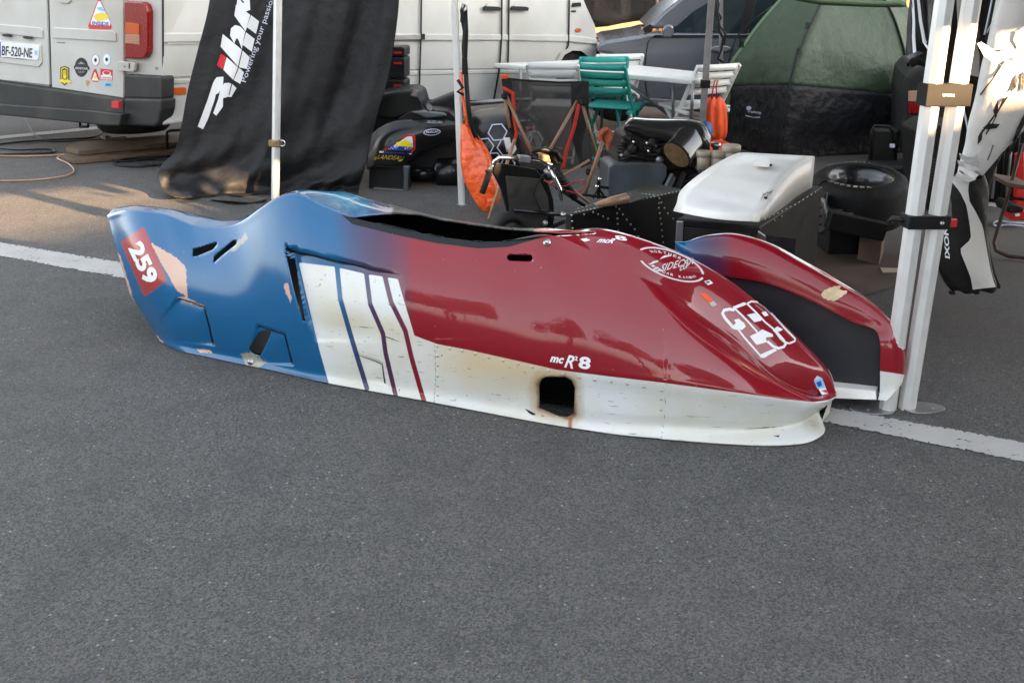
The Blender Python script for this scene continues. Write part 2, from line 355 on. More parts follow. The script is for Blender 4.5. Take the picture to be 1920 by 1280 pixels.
for i,l in enumerate(CC.split('\n')):
    q=l.split('/'); t,b,o,c=[tuple(map(float,s.split(','))) for s in q[:4]]; T=float(q[4]); cw=float(q[5])
    bot=G(*o,.006); w0=wof(bot)
    if i==21: w0=.40
    nose=max(0,(i-13)/8.0)
    rows=[]
    lp=lambda a,bb,f:(a[0]+(bb[0]-a[0])*f,a[1]+(bb[1]-a[1])*f)
    # top -> boundary -> bottom  (f, w offset)
    wb=-.02 if i<19 else (0 if i<21 else 0)
    for f in (0,.07,.25,.5,.75,.93,1.0):
        wo=w0+wb+(T-wb)*(1-f)**1.6 - .012*math.sin(math.pi*f)
        rows.append(FP(*lp(t,b,f),wo))
    if i>=21: rows=[FP(*lp(t,b,f),w0) for f in (0,.07,.25,.5,.75,.93,1.0)]
    # lower white side: waist deepens towards the nose
    # waist point in px
    if i<14:
        for f,wo in((.3,.0),(.6,.006),(.84,.012),(.95,.004)): rows.append(FP(*lp(b,o,f),w0+(wb*(1-f))+wo))
        bb=Vector(bot); bb.z=.006; rows.append(bb)
    else:
        wx={14:(1150,795),15:(1255,800),16:(1340,806),17:(1420,806),18:(1472,800),19:(1500,793),20:(1515,785),21:(1536,772)}[i]
        k=(i-13)/8
        wd=.012+.06*min(1,k*1.3) if i<21 else 0
        rows.append(FP(*lp(b,wx,.35),w0+.0)); rows.append(FP(*lp(b,wx,.75),w0+wd*.55)); rows.append(FP(*wx,w0+wd))
        rows.append(FP(*lp(wx,o,.75),w0+.012 if i<21 else w0)); bb=Vector(bot) if i<21 else FP(*o,w0); bb.z=.008; rows.append(bb)
    NW=len(rows)
    near=rows[::-1]       # bottom -> top
    top=near[-1]; crest=FP(*c,cw)
    mid=[]
    for f in (.1,.5,.9):
        p=top.lerp(crest,f); p.z+=.018*math.sin(math.pi*f)*(1 if i<21 else 0)*(1 if i not in(5,6) else .3); mid.append(p)
    hz=crest.z
    if i<21:
        ex=FN*(.09 if i<14 else .13); p1=crest+ex*.55+Vector((0,0,-.03 if i<14 else -.02)); 
        wide=.2 if i<14 else .2*(1-nose*.6)
        p2=crest+FN*wide; p2.z=hz*.72; p3=crest+FN*(wide+.05); p3.z=hz*.35; p4=crest+FN*(wide+.04); p4.z=.006
        if i>=14:
            e=(i-14)/7.0; 
            for p in(p2,p3,p4): p-=FN*0*e
    else:
        p1=near[-3].copy(); p2=near[-5].copy(); p3=near[-8].copy(); p4=near[0].copy()
    colm=near+mid+[crest,p1,p2,p3,p4]
    ctrl.append(colm)
ctrl=np.array([[list(p) for p in c] for c in ctrl])
nc,nr=ctrl.shape[:2]
def cr(P,k):   # centripetal Hermite along axis 0, k subdivisions per span
    n=P.shape[0]; out=[]; par_=[]
    d=np.sqrt(np.maximum(np.linalg.norm(np.diff(P,axis=0),axis=-1,keepdims=True),1e-5)); m=np.zeros_like(P)
    for i in range(n):
        if i==0: m[i]=(P[1]-P[0])/d[0]
        elif i==n-1: m[i]=(P[-1]-P[-2])/d[-1]
        else:
            a=(P[i]-P[i-1])/d[i-1]; b=(P[i+1]-P[i])/d[i]; m[i]=(a*d[i]+b*d[i-1])/(d[i]+d[i-1])
    for i in range(n-1):
        for j in range(k):
            t=j/k; h00=2*t**3-3*t**2+1;h10=t**3-2*t**2+t;h01=-2*t**3+3*t**2;h11=t**3-t**2
            out.append(h00*P[i]+h10*d[i]*m[i]+h01*P[i+1]+h11*d[i]*m[i+1]); par_.append(i+t)
    out.append(P[-1]); par_.append(n-1)
    return np.array(out),np.array(par_)
KU,KV=26,10
A1,pu=cr(ctrl,KU); A2,pv=cr(np.swapaxes(A1,0,1),KV); V=np.swapaxes(A2,0,1).copy()   # [u][v][3]
nU,nV=V.shape[:2]
PVc,PUc=np.meshgrid(pv,pu)
def norms(V):
    du=np.gradient(V,axis=0); dv=np.gradient(V,axis=1); n=np.cross(du,dv); n/= (np.linalg.norm(n,axis=-1,keepdims=True)+1e-9); return n
PX,PY=proj(V)
def sdf(poly,X=None,Y=None):
    X=PX if X is None else X; Y=PY if Y is None else Y
    P=np.array(poly,float); n=len(P); d=np.full(X.shape,1e9); ins=np.zeros(X.shape,bool)
    for i in range(n):
        a=P[i]; b=P[(i+1)%n]; e=b-a; wx=X-a[0]; wy=Y-a[1]
        t=np.clip((wx*e[0]+wy*e[1])/(e@e+1e-9),0,1); d=np.minimum(d,np.hypot(wx-e[0]*t,wy-e[1]*t))
        c=((a[1]>Y)!=(b[1]>Y)); xx=a[0]+(Y-a[1])*(b[0]-a[0])/((b[1]-a[1]) if b[1]!=a[1] else 1e-9)
        ins^=(c&(X<xx))
    return np.where(ins,-d,d)
def seg(poly):
    P=np.array(poly,float); d=np.full(PX.shape,1e9)
    for a,b in zip(P[:-1],P[1:]):
        e=b-a; wx=PX-a[0]; wy=PY-a[1]; t=np.clip((wx*e[0]+wy*e[1])/(e@e),0,1); d=np.minimum(d,np.hypot(wx-e[0]*t,wy-e[1]*t))
    return d
ss=lambda a,b,x: np.clip((x-a)/(b-a),0,1)**2*(3-2*np.clip((x-a)/(b-a),0,1))
TOPR=NW-1                      # row parameter of the near crease
near_m=PVc<=TOPR+.02
Nn=norms(V)
disp=np.zeros(PX.shape)
def recess(poly,edge,depth,fall,fx=None):
    global disp
    s=sdf(poly); d=seg(edge); disp-= near_m*depth*ss(1.5,-1.5,s)*np.exp(-d/fall)*(1 if fx is None else np.clip((fx-PX)/120,0,1))
recess([(534,464),(760,517),(800,640),(590,640),(575,604)],[(534,464),(640,490),(745,513)],.034,50,758)
recess([(534,464),(760,517),(800,640),(590,640),(575,604)],[(534,464),(553,520),(574,602)],.022,30)
recess([(333,559),(384,575),(402,648),(330,640),(300,600)],[(337,560),(384,577),(401,646)],.016,26)
recess([(483,609),(535,626),(550,685),(486,680),(470,650)],[(490,612),(535,627),(549,684)],.016,24)
recess([(664,660),(718,682),(724,722),(680,712)],[(700,675),(718,683),(723,720)],.012,16)
# dent round the exhaust opening
disp-= near_m*.012*np.exp(-((PX-985)/70)**2-((PY-745)/38)**2)*(PY>660)
disp-= near_m*.010*np.exp(-((PX-640)/60)**2-((PY-625)/30)**2)
if (Nn[:, :nV//3]@np.array(-FN)).mean()<0: Nn=-Nn
V+=Nn*disp[...,None]
# overlapped panel seam on the lower side
seamA=[(815,643),(817,700),(814,756)]; seamB=[(1248,722),(1247,770),(1240,822)]
for sm_,sg in((seamA,1),(seamB,-1)):
    d=seg(sm_); side=np.where(PX>np.interp(PY,[p[1] for p in sm_],[p[0] for p in sm_]),1,-1)*sg
    lo=near_m&(PY>635)
    V+= Nn*(lo*.0022*(side>0)*np.exp(-d/60))[...,None]
holes=[[(360,481),(361,467),(405,454),(408,457),(399,468),(370,480)],
 [(399,495),(400,481),(439,449),(444,453),(442,459),(415,480)],
 [(467,652),(488,620),(506,618),(509,624),(488,668),(471,662)],
 [(532,463),(553,486),(566,560),(574,602),(567,602),(550,543)],
 [(1011,722),(1016,710),(1025,706),(1060,706),(1072,713),(1078,727),(1076,775),(1066,781),(1050,781),(1011,765)],
 [(950,480),(955,477),(996,478),(1000,484),(996,490),(955,489),(950,485)]]
ck=[(648,406),(664,407),(692,403),(721,400.5),(743,400),(790,403),(829,412.5),(890,421.5),(951,429.5),(1050,436.5),(1095,436),(1122,434),(1112,438),(1060,441),(1031,442.5),(990,448.5),(951,452.5),(897,453.5),(818,443.5),(735,425.5)]
PX,PY=proj(V)
S_h=np.full(PX.shape,1e9)
for h in holes: S_h=np.minimum(S_h,np.where(near_m,sdf(h),1e9))
deck=(PVc>TOPR-.01)&(PVc<=TOPR+4.0)
S_c=np.where(deck&(PUc>7.5)&(PUc<15.2),sdf(ck),1e9)
S_h=np.minimum(S_h,S_c)
idx=np.arange(nU*nV).reshape(nU,nV)
a,b,c,d=idx[:-1,:-1],idx[1:,:-1],idx[1:,1:],idx[:-1,1:]
Sf=(S_h[:-1,:-1]+S_h[1:,:-1]+S_h[1:,1:]+S_h[:-1,1:])/4
keep=~(Sf<0)
F=np.stack([a[keep],b[keep],c[keep],d[keep]],-1)
used=np.zeros(nU*nV,int); np.add.at(used,F.ravel(),1)
allc=np.zeros(nU*nV,int); np.add.at(allc,np.stack([a.ravel(),b.ravel(),c.ravel(),d.ravel()],-1).ravel(),1)
bi=np.where((used>0)&(used<allc))[0]
bx=PX.ravel()[bi]; by=PY.ravel()[bi]; isd=(S_c.ravel()[bi]<np.minimum.reduce([np.where(near_m,sdf(h),1e9) for h in holes]).ravel()[bi])
def multi(X,Y):
    r=np.minimum.reduce([sdf(h,X,Y) for h in holes]); return np.where(isd,sdf(ck,X,Y),r)
for _ in range(4):
    s0=multi(bx,by); gx=(multi(bx+.2,by)-multi(bx-.2,by))/.4; gy=(multi(bx,by+.2)-multi(bx,by-.2))/.4; gg=np.maximum(gx**2+gy**2,.3)
    bx=bx-s0*gx/gg; by=by-s0*gy/gg
Nv=norms(V).reshape(-1,3); Vf=V.reshape(-1,3)
for i_,x_,y_ in zip(bi,bx,by):
    if abs(x_-PX.ravel()[i_])+abs(y_-PY.ravel()[i_])>6: continue
    dr=ray(float(x_),float(y_)); n_=Vector(Nv[i_]); p_=Vector(Vf[i_])
    dn=dr.dot(n_)
    if abs(dn)<.12: continue
    Vf[i_]=CO+dr*((p_-CO).dot(n_)/dn)
V=Vf.reshape(nU,nV,3)
me=bpy.data.meshes.new('shell'); me.from_pydata(V.reshape(-1,3).tolist(),[],F.tolist())
me.polygons.foreach_set('use_smooth',[True]*len(me.polygons)); me.update()
vote=sum((1 if p.normal.dot(CO-p.center)>0 else -1) for p in me.polygons if (p.center-FO).dot(FN)<.1 and p.center.z>.1)
if vote<0: me.flip_normals()
def attr(me,name,arr):
    at=me.attributes.new(name,'FLOAT','POINT'); at.data.foreach_set('value',np.ascontiguousarray(arr,dtype=np.float32).ravel())
big=lambda s,msk: np.where(msk,s,60.0)
PX,PY=proj(V)
wb_line=[(560,492),(628,500),(683,513),(746,523),(752,545),(777,629),(820,645),(879,656),(960,674),(1044,693),(1130,704),(1249,718),(1330,729),(1400,738),(1470,748),(1526,753.5),(1556,749),(1575,738),(1600,760),(1560,870),(1200,860),(700,780),(618,724),(600,660),(583,590)]
sw=sdf(wb_line); sw=np.where(near_m,sw,60)
# far side: white below the boundary height too
far=PVc>TOPR+4.5
sw=np.where(far,(V[...,2]-.2)*200,sw)
gaps=[([(632,500),(638,560),(655,620),(667,660),(688,728)],4.5),([(687,514),(694,570),(718,625),(723,662),(742,742)],4.2),([(722,520),(733,565),(760,620),(772,672),(795,752)],4.4)]
sg_=np.full(PX.shape,60.)
for pl,wd in gaps: sg_=np.minimum(sg_,seg(pl)-wd)
sw=np.maximum(sw,-sg_)
attr(me,'sd_white',np.clip(sw,-60,60))
attr(me,'pu',PX-55*ss(TOPR,TOPR+1.,PVc)); attr(me,'pv',PY)
pr=[[(283,455),(330,482),(348,500),(352,560),(345,552),(331,545),(318,520),(300,490)],
    [(531,530),(540,530),(547,560),(545,568),(536,550)],
    [(330,558),(345,556),(385,573),(378,575),(345,565)],[(368,654),(395,656),(398,662),(375,660)],
    [(218,470),(226,480),(250,560),(275,610),(310,645),(300,640),(262,600),(240,560),(222,505)]]
sp_=np.full(PX.shape,60.)
for q in pr: sp_=np.minimum(sp_,sdf(q))
attr(me,'sd_primer',np.clip(np.where(near_m,sp_,60),-60,60))
gl=[[(443,452),(462,437),(464,447),(455,457),(440,470),(430,476)],[(452,662),(470,660),(490,672),(500,680),(480,692),(460,684)]]
sp_=np.full(PX.shape,60.)
for q in gl: sp_=np.minimum(sp_,sdf(q))
attr(me,'sd_glass',np.clip(np.where(near_m,sp_,60),-60,60))
band=[(640,402),(660,420),(740,440),(818,456),(897,466),(955,463),(1012,446),(1020,440),(951,420),(800,430),(700,395)]
sb=np.where(near_m,sdf(band),60); sb2=np.where((PVc>TOPR+.02)&((PX<1000)|(PVc>TOPR+3.2)),np.maximum(np.maximum(738-PX-(PY-390)*.4,PX-1122),-60),60)
attr(me,'sd_band',np.clip(np.minimum(sb,sb2),-60,60))
attr(me,'sd_plaque',np.clip(np.where(near_m,sdf([(228,452),(268,426),(271,428),(313,523),(311,527),(273,555),(269,554),(227,457)]),60),-60,60))
attr(me,'d_hole',np.clip(np.where(near_m,sdf(holes[4]),60),-60,60))
attr(me,'d_crease',np.clip(np.minimum(seg([(535,464),(590,478),(680,500),(755,516)]),np.minimum(seg([(337,560),(384,577),(401,646)]),seg([(490,612),(535,627),(549,684)]))),0,60))
ys=np.interp(PX,[p[0] for p in wb_line[5:17]],[p[1] for p in wb_line[5:17]])
attr(me,'d_seam',np.clip(np.where(near_m&(PY>ys),np.minimum(seg(seamA),seg(seamB)),60),0,60))
def fairmat(kind='main'):
    m=bpy.data.materials.new('fairing_paint_'+kind); m.use_nodes=True; t=m.node_tree; L=t.links; b=t.nodes['Principled BSDF']
    tc=t.nodes.new('ShaderNodeTexCoord')
    def A(n):
        q=t.nodes.new('ShaderNodeAttribute'); q.attribute_name=n; return q.outputs['Fac']
    def noise(sc,det=6,r=.6):
        n=t.nodes.new('ShaderNodeTexNoise'); n.inputs['Scale'].default_value=sc; n.inputs['Detail'].default_value=det; n.inputs['Roughness'].default_value=r
        L.new(tc.outputs['Object'],n.inputs['Vector']); return n.outputs[0]
    def mr(i,a,b_,c=0.,d=1.):
        r=t.nodes.new('ShaderNodeMapRange'); r.inputs[1].default_value=a; r.inputs[2].default_value=b_; r.inputs[3].default_value=c; r.inputs[4].default_value=d; L.new(i,r.inputs[0]); return r.outputs[0]
    def M2(op,a,b_):
        q=t.nodes.new('ShaderNodeMath'); q.operation=op
        for k,z in enumerate((a,b_)):
            if isinstance(z,(int,float)): q.inputs[k].default_value=z
            else: L.new(z,q.inputs[k])
        return q.outputs[0]
    def mix(f,a,b_):
        x=t.nodes.new('ShaderNodeMix'); x.data_type='RGBA'; L.new(f,x.inputs[0])
        for k,q in((6,a),(7,b_)):
            if isinstance(q,tuple): x.inputs[k].default_value=(*q,1)
            else: L.new(q,x.inputs[k])
        return x.outputs[2]
    n1=noise(9); n2=noise(70,8,.7); n3=noise(2.5)
    tr=A('pu')
    if kind=='main':
        tt=mr(M2('ADD',M2('ADD',tr,M2('MULTIPLY',M2('SUBTRACT',n3,.5),40)),M2('MULTIPLY',A('pv'),-.05)),612,750)
    else: tt=mr(tr,1285,1375)
    c=mix(tt,(.003,.095,.24),(.215,.003,.011))
    mid=M2('MULTIPLY',M2('MULTIPLY',tt,M2('SUBTRACT',1.,tt)),2.2); c=mix(mid,c,(.012,.006,.028))
    if kind=='main':
        c=mix(mr(A('sd_band'),.6,-.6),c,(.008,.011,.014))
        c=mix(mr(A('sd_plaque'),.6,-.6),c,(.33,.035,.035))
        wj=M2('ADD',A('sd_primer'),M2('MULTIPLY',M2('SUBTRACT',n2,.5),9)); c=mix(mr(wj,.7,-.7),c,(.56,.36,.28))
        wj=M2('ADD',A('sd_glass'),M2('MULTIPLY',M2('SUBTRACT',n2,.5),22)); c=mix(mr(wj,.7,-.7),c,mix(n2,(.12,.13,.12),(.42,.4,.33)))
    # white with ageing, scuffs and heat stain
    wcol=mix(mr(n3,.35,.7),(.66,.70,.72),(.60,.58,.50))
    if kind=='main':
        dh=A('d_hole'); st=M2('ADD',M2('MULTIPLY',dh,1.),M2('MULTIPLY',M2('SUBTRACT',n1,.5),26))
        px=A('pu'); pyv=A('pv')
        # yellowed zone ahead of and above the exhaust opening
        yel=M2('MULTIPLY',mr(px,790,880),mr(px,1100,1010)); yel=M2('MULTIPLY',yel,mr(M2('ADD',M2('SUBTRACT',pyv,M2('MULTIPLY',px,.16)),M2('MULTIPLY',n3,30)),615,560))
        wcol=mix(M2('MULTIPLY',yel,.75),wcol,(.56,.43,.24))
        yel2=M2('MULTIPLY',M2('MULTIPLY',mr(px,575,640),mr(px,830,740)),mr(M2('ABSOLUTE',M2('SUBTRACT',pyv,M2('ADD',590,M2('MULTIPLY',M2('SUBTRACT',px,600),.2))),0),30,8))
        wcol=mix(M2('MULTIPLY',yel2,.6),wcol,(.55,.5,.36))
        wcol=mix(M2('MULTIPLY',mr(st,22,2),.75),wcol,(.36,.23,.09)); wcol=mix(M2('MULTIPLY',mr(st,6,-3),.95),wcol,(.05,.022,.01))
        drip=M2('MULTIPLY',mr(M2('ABSOLUTE',M2('SUBTRACT',M2('ADD',px,M2('MULTIPLY',n1,10)),1074),0),5,2),mr(pyv,775,783)); wcol=mix(M2('MULTIPLY',drip,.85),wcol,(.3,.09,.02))
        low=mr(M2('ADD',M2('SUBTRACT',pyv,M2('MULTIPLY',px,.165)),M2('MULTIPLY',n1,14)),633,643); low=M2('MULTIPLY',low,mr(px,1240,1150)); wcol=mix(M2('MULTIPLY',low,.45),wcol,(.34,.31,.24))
    mp=t.nodes.new('ShaderNodeMapping'); mp.inputs['Rotation'].default_value=(0,0,R(25.6)); mp.inputs['Scale'].default_value=(5,40,110)
    L.new(tc.outputs['Object'],mp.inputs[0]); ns=t.nodes.new('ShaderNodeTexNoise'); ns.inputs['Scale'].default_value=1.2; ns.inputs['Detail'].default_value=5; L.new(mp.outputs[0],ns.inputs['Vector'])
    wcol=mix(M2('MULTIPLY',mr(ns.outputs[0],.66,.72),.75),wcol,(.16,.14,.12))
    wcol=mix(M2('MULTIPLY',mr(noise(38,3),.70,.73),.8),wcol,(.1,.09,.08))
    if kind=='main': wcol=mix(mr(A('d_seam'),1.2,.4),wcol,(.2,.18,.15))
    c=mix(mr(A('sd_white'),.55,-.55),c,wcol)
    # fine stone chips in the colour coat
    c=mix(M2('MULTIPLY',mr(noise(55,2,.5),.765,.79),.6),c,(.35,.3,.3))
    L.new(c,b.inputs['Base Color'])
    wm=mr(A('sd_white'),.55,-.55)
    rgh=M2('ADD',mr(n1,.3,.7,.3,.4),M2('MULTIPLY',wm,.12)); L.new(rgh,b.inputs['Roughness'])
    b.inputs['Specular IOR Level'].default_value=.2
    L.new(M2('SUBTRACT',1.,M2('MULTIPLY',wm,.7)) if kind!='main' else M2('MAXIMUM',.1,M2('SUBTRACT',M2('SUBTRACT',1.,M2('MULTIPLY',wm,.7)),M2('MULTIPLY',mr(A('sd_band'),.6,-.6),.8))),b.inputs['Coat Weight']); b.inputs['Coat Roughness'].default_value=.025
    b.inputs['Metallic'].default_value=0.0
    bp=t.nodes.new('ShaderNodeBump'); bp.inputs['Strength'].default_value=.35; bp.inputs['Distance'].default_value=.004; L.new(n3,bp.inputs['Height'])
    bp2=t.nodes.new('ShaderNodeBump'); bp2.inputs['Strength'].default_value=.12; bp2.inputs['Distance'].default_value=.0015; L.new(noise(28,3),bp2.inputs['Height']); L.new(bp.outputs[0],bp2.inputs['Normal'])
    L.new(bp2.outputs[0],b.inputs['Normal']); L.new(bp.outputs[0],b.inputs['Coat Normal'])
    return m
M['fair']=fairmat('main'); M['fair2']=fairmat('side')
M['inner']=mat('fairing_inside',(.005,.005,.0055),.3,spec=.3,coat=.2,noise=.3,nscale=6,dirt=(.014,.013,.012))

fair=thing('sidecar_fairing','long blue and dark red racing sidecar bodywork with white lower edge lying on the asphalt','sidecar bodywork',FO+FA*1.5)
shell=bpy.data.objects.new('main_shell',me); col.objects.link(shell); par(shell,fair)
me.materials.append(M['fair']); me.materials.append(M['inner'])
sd_=shell.modifiers.new('solid','SOLIDIFY'); sd_.thickness=.005; sd_.offset=-1; sd_.material_offset=1; sd_.material_offset_rim=0; sd_.use_quality_normals=False
bvh=BVHTree.FromPolygons([Vector(v) for v in V.reshape(-1,3)],F.tolist())
def onf(px,py,d=.0012):
    dr=ray(px,py); h=bvh.ray_cast(CO,dr)
    if h[0] is None: h=bvh.find_nearest(FP(px,py,.36))
    n=h[1]; n=n if n.dot(dr)<0 else -n
    return h[0]+n*d
fm=lambda d: (lambda px,py: onf(px,py,d))
# markings
text_px('259','sticker_white',(240,467),(34,71),(25,-18),fm(.0015),fair,'race_number',bold=.045,sub=6)
def c5(P): return [(1240+x*.2109-1,490+y*.2109+1) for x,y in P]
def nband(P,wd):
    P=dens(c5(P),3); n=len(P); wd*=.2109/2; A_=[];B_=[]
    for i,p in enumerate(P):
        q=P[min(i+1,n-1)]; r=P[max(i-1,0)]; dx,dy=q[0]-r[0],q[1]-r[1]; l=math.hypot(dx,dy) or 1
        A_.append((p[0]-dy/l*wd,p[1]+dx/l*wd)); B_.append((p[0]+dy/l*wd,p[1]-dx/l*wd))
    strip_px(A_,B_,'sticker_white',fm(.0015),fair,'number_outline',nx=2)
def nblob(P):
    P=c5(P); c=(sum(p[0] for p in P)/len(P),sum(p[1] for p in P)/len(P)); Q=dens(P+[P[0]],4)[:-1]
    MB().grid([[onf(c[0]+(p[0]-c[0])*k,c[1]+(p[1]-c[1])*k,.0017) for p in Q] for k in (.02,.5,1)],closed=True).build('number_counter','sticker_white',fair)
nband([(655,428),(610,420),(565,428),(546,458),(572,503),(640,580),(668,592),(690,575)],26)
nband([(680,590),(740,670),(820,760),(900,850)],17); nband([(645,405),(720,475),(800,560),(858,625)],16)
nband([(765,372),(850,455),(930,540),(1000,595),(1020,625),(1060,680),(1108,722)],15)
nband([(945,705),(1000,752),(1045,768),(1092,755),(1110,728),(1085,690),(1040,640),(1000,600)],22)
nband([(1105,715),(1140,725),(1190,705),(1190,680),(1100,590),(1000,480),(920,400),(855,358),(805,352),(768,370)],16)
nblob([(650,515),(690,505),(740,545),(755,575),(720,605),(690,600),(660,592),(635,575),(665,545)])
nblob([(885,822),(1010,768),(1032,785),(910,857)]); nblob([(638,400),(735,360),(762,368),(755,383),(660,418)])
nblob([(790,660),(865,625),(900,600),(990,640),(1000,665),(940,670),(930,680),(945,712),(850,737),(830,715)])
nblob([(765,470),(835,455),(890,505),(895,522),(830,537),(800,505)]); nblob([(892,450),(930,440),(956,475),(922,486)]); nblob([(1005,595),(1035,574),(1085,600),(1060,617),(1035,622)])
text_px('mc','sticker_white',(1031,678),(26,4),(1,-11),fm(.0015),fair,'lettering',bold=.04,shear=.3,sub=8)
text_px('R','sticker_white',(1058,688),(17,3),(3,-24),fm(.0015),fair,'lettering',bold=.02,shear=.3,sub=8)
text_px('2','sticker_white',(1077,675),(6,1),(1,-8),fm(.0015),fair,'lettering',bold=.03,sub=8)
text_px('8','sticker_white',(1084,690),(22,3),(3,-23),fm(.0015),fair,'lettering',bold=.035,sub=8)
text_px('mcR','sticker_white',(1118,455),(30,2),(8,-9),fm(.0015),fair,'lettering',bold=.03,shear=.2,sub=6)
text_px('8','sticker_white',(1155,450),(22,3),(-4,-9),fm(.0015),fair,'lettering',bold=.03,sub=6)
# round cup emblem
def ring(cx,cy,a,b_,rot,wd,t0,t1,m_,nm):
    strip_px(ell(cx,cy,a,b_,rot,40,t0,t1),ell(cx,cy,a-wd,b_-wd*.6,rot,40,t0,t1),m_,fm(.0015),fair,nm)
M['badge_white']=mat('badge_white',(.6,.56,.58),.4)
ring(1257,496,66,25,20,4.5,195,352,'badge_white','emblem_ring'); ring(1258,497,66,25,20,4.5,5,150,'badge_white','emblem_ring')
strip_px([(1217,497),(1224,495),(1234,491)],[(1219,494),(1225,490),(1234,488.5)],'badge_white',fm(.0015),fair,'emblem_figure')
strip_px([(1236,487),(1246,483.5),(1258,480.5)],[(1242,481),(1250,478.5),(1258,478.5)],'badge_white',fm(.0015),fair,'emblem_figure')
text_px('SIDECAR','badge_white',(1237,510),(62,-15),(4,-14),fm(.0019),fair,'lettering',bold=.012,shear=.2,sub=6,sp=1.08)
text_px('CUP','badge_white',(1273,509),(17,-7),(3,-9),fm(.0015),fair,'lettering',bold=.03,sub=6)
for y_ in(0,4): strip_px([(1221+y_,506+y_*.9),(1233+y_,501+y_*.9)],[(1225+y_,507.5+y_*.9),(1236+y_,503+y_*.9)],'badge_white',fm(.0015),fair,'emblem_stripe')
def arc_text(s,cx,cy,a,b_,rot,t0,t1,h,flip):
    for i,chh in enumerate(s):
        if chh==' ': continue
        t=t0+(t1-t0)*i/(len(s)-1); p=ell(cx,cy,a,b_,rot,1,t,t+1)[0]; q=ell(cx,cy,a,b_,rot,1,t+(t1-t0)/(len(s)-1)*.7,t+359)[0]
        o_=ell(cx,cy,a+h,b_+h*.7,rot,1,t,t+1)[0]; u=(o_[0]-p[0],o_[1]-p[1]); 
        if flip: u=(-u[0],-u[1])
        text_px(chh,'badge_white',p,(q[0]-p[0],q[1]-p[1]),u,fm(.0015),fair,'lettering',bold=.03)
arc_text('NORTHERN',1257,497,50,16,20,215,290,7,False)
arc_text('SIDECAR RACING',1258,497,54,19,20,140,20,6,True)
def quad(pts,m_,nm='sticker',d=.0015): return MB().add([onf(*p,d) for p in pts],[(0,1,2,3)]).build(nm,m_,fair)
quad([(1312,551),(1322,549),(1337,563),(1328,567)],'orange2'); quad([(1329,568),(1338,564),(1345,571),(1335,575)],'alu_dark')
quad([(1088,449),(1099,447),(1107,451),(1096,454)],'sticker_white'); quad([(1320,528),(1330,525),(1337,531),(1327,535)],'sticker_white')
quad([(1322,529),(1329,527.5),(1331,530),(1325,531.5)],'black','sticker_print',.0025)
# harlequin-like club crest on the nose: plain coloured shield
quad([(1526,712),(1532,704),(1540,708),(1536,718)],'badge_white','crest'); quad([(1526,714),(1541,708),(1548,726),(1532,728)],'blue2','crest',.002)
quad([(1534,728),(1546,722),(1553,738),(1541,741)],'sticker_white','crest'); quad([(1538,732),(1549,730),(1552,737),(1543,739)],'redp','crest',.0028); quad([(1530,717),(1538,713),(1541,722),(1534,725)],'blue','crest',.0028)
# rivets along the patched lower panel
rv=MB(); top_r=[(820,646),(843,650),(866,655),(891,660),(916,667),(943,673),(971,679),(998,685),(1027,692),(1056,698),(1086,704),(1115,709),(1146,713),(1176,717),(1207,722),(1241,729)]
for p in top_r+[(820,664),(820,682),(820,702),(820,720),(821,738),(1240,745),(1239,765)]:
    h=onf(p[0],p[1]+3,0); n=(onf(p[0],p[1]+3,.01)-h).normalized(); rv.lathe(h,[(.0065,0),(.006,.0015),(.003,.003),(.0005,.0034)],n,8)
o=rv.build('rivet_row',mat('rivet',(.5,.45,.36),.35,metal=.3),fair); o['kind']='stuff'
for (x_,y_) in ((1026,455),(470,678)):
    h=onf(x_,y_,0); n=(onf(x_,y_,.01)-h).normalized(); MB().lathe(h,[(.016,0),(.014,.004),(.009,.004),(.007,.012),(.001,.013)],n,12).build('fastener','steel',fair)
# scuffs (marks with their own shape)
for pts in ([(1490,797),(1515,793),(1470,800),(1395,803),(1400,800),(1450,799)],):
    pass
def scuff(a,b_,wd,m_='leather_k'):
    P=dens([a,b_],6); A_=[(p[0],p[1]+random.uniform(-.5,.5)) for p in P]; B_=[(p[0],p[1]+wd*random.uniform(.2,1)*math.sin(math.pi*(i+.5)/len(P))) for i,p in enumerate(A_)]
    strip_px(A_,B_,m_,fm(.001),fair,'scuff_mark')
scuff((1395,803),(1470,798),2.2); scuff((718,628),(750,640),2.5); scuff((690,662),(712,668),1); scuff((1140,760),(1160,762),1)
scuff((730,676),(722,690),1.5); scuff((612,648),(625,650),1); scuff((985,766),(1004,775),7); scuff((672,612),(700,614),1.2)
def dark_strip(P,w0,w1,m='inner',nm='slit_shade_strip'):  # dark ribbons: scoop-edge slits, and recess shade painted along the upper crease
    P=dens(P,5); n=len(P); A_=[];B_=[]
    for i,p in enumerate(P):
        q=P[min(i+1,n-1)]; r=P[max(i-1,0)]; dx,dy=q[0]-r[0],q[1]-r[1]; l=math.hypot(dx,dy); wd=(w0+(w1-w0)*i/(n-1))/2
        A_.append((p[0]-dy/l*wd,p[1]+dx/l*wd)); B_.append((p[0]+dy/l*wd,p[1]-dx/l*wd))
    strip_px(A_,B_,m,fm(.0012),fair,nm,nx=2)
dark_strip([(333,559),(360,567),(383,576),(392,610),(400,647)],2.0,3.2); dark_strip([(484,611),(534,627),(541,655),(549,684)],1.6,2.6); dark_strip([(668,664),(704,677),(717,683),(719,700),(722,719)],.6,2.2)
dark_strip([(535,465),(556,474),(600,482),(680,500),(752,515)],6,.8)  # no opening: shade under the crease painted as a tapering dark strip
# inner collar of the cockpit and its front tie
MB().tube([onf(x,y,.002) for x,y in [(664,409),(692,405),(721,402),(743,402.5)]],.006,8).build('cockpit_rim','tank',fair)
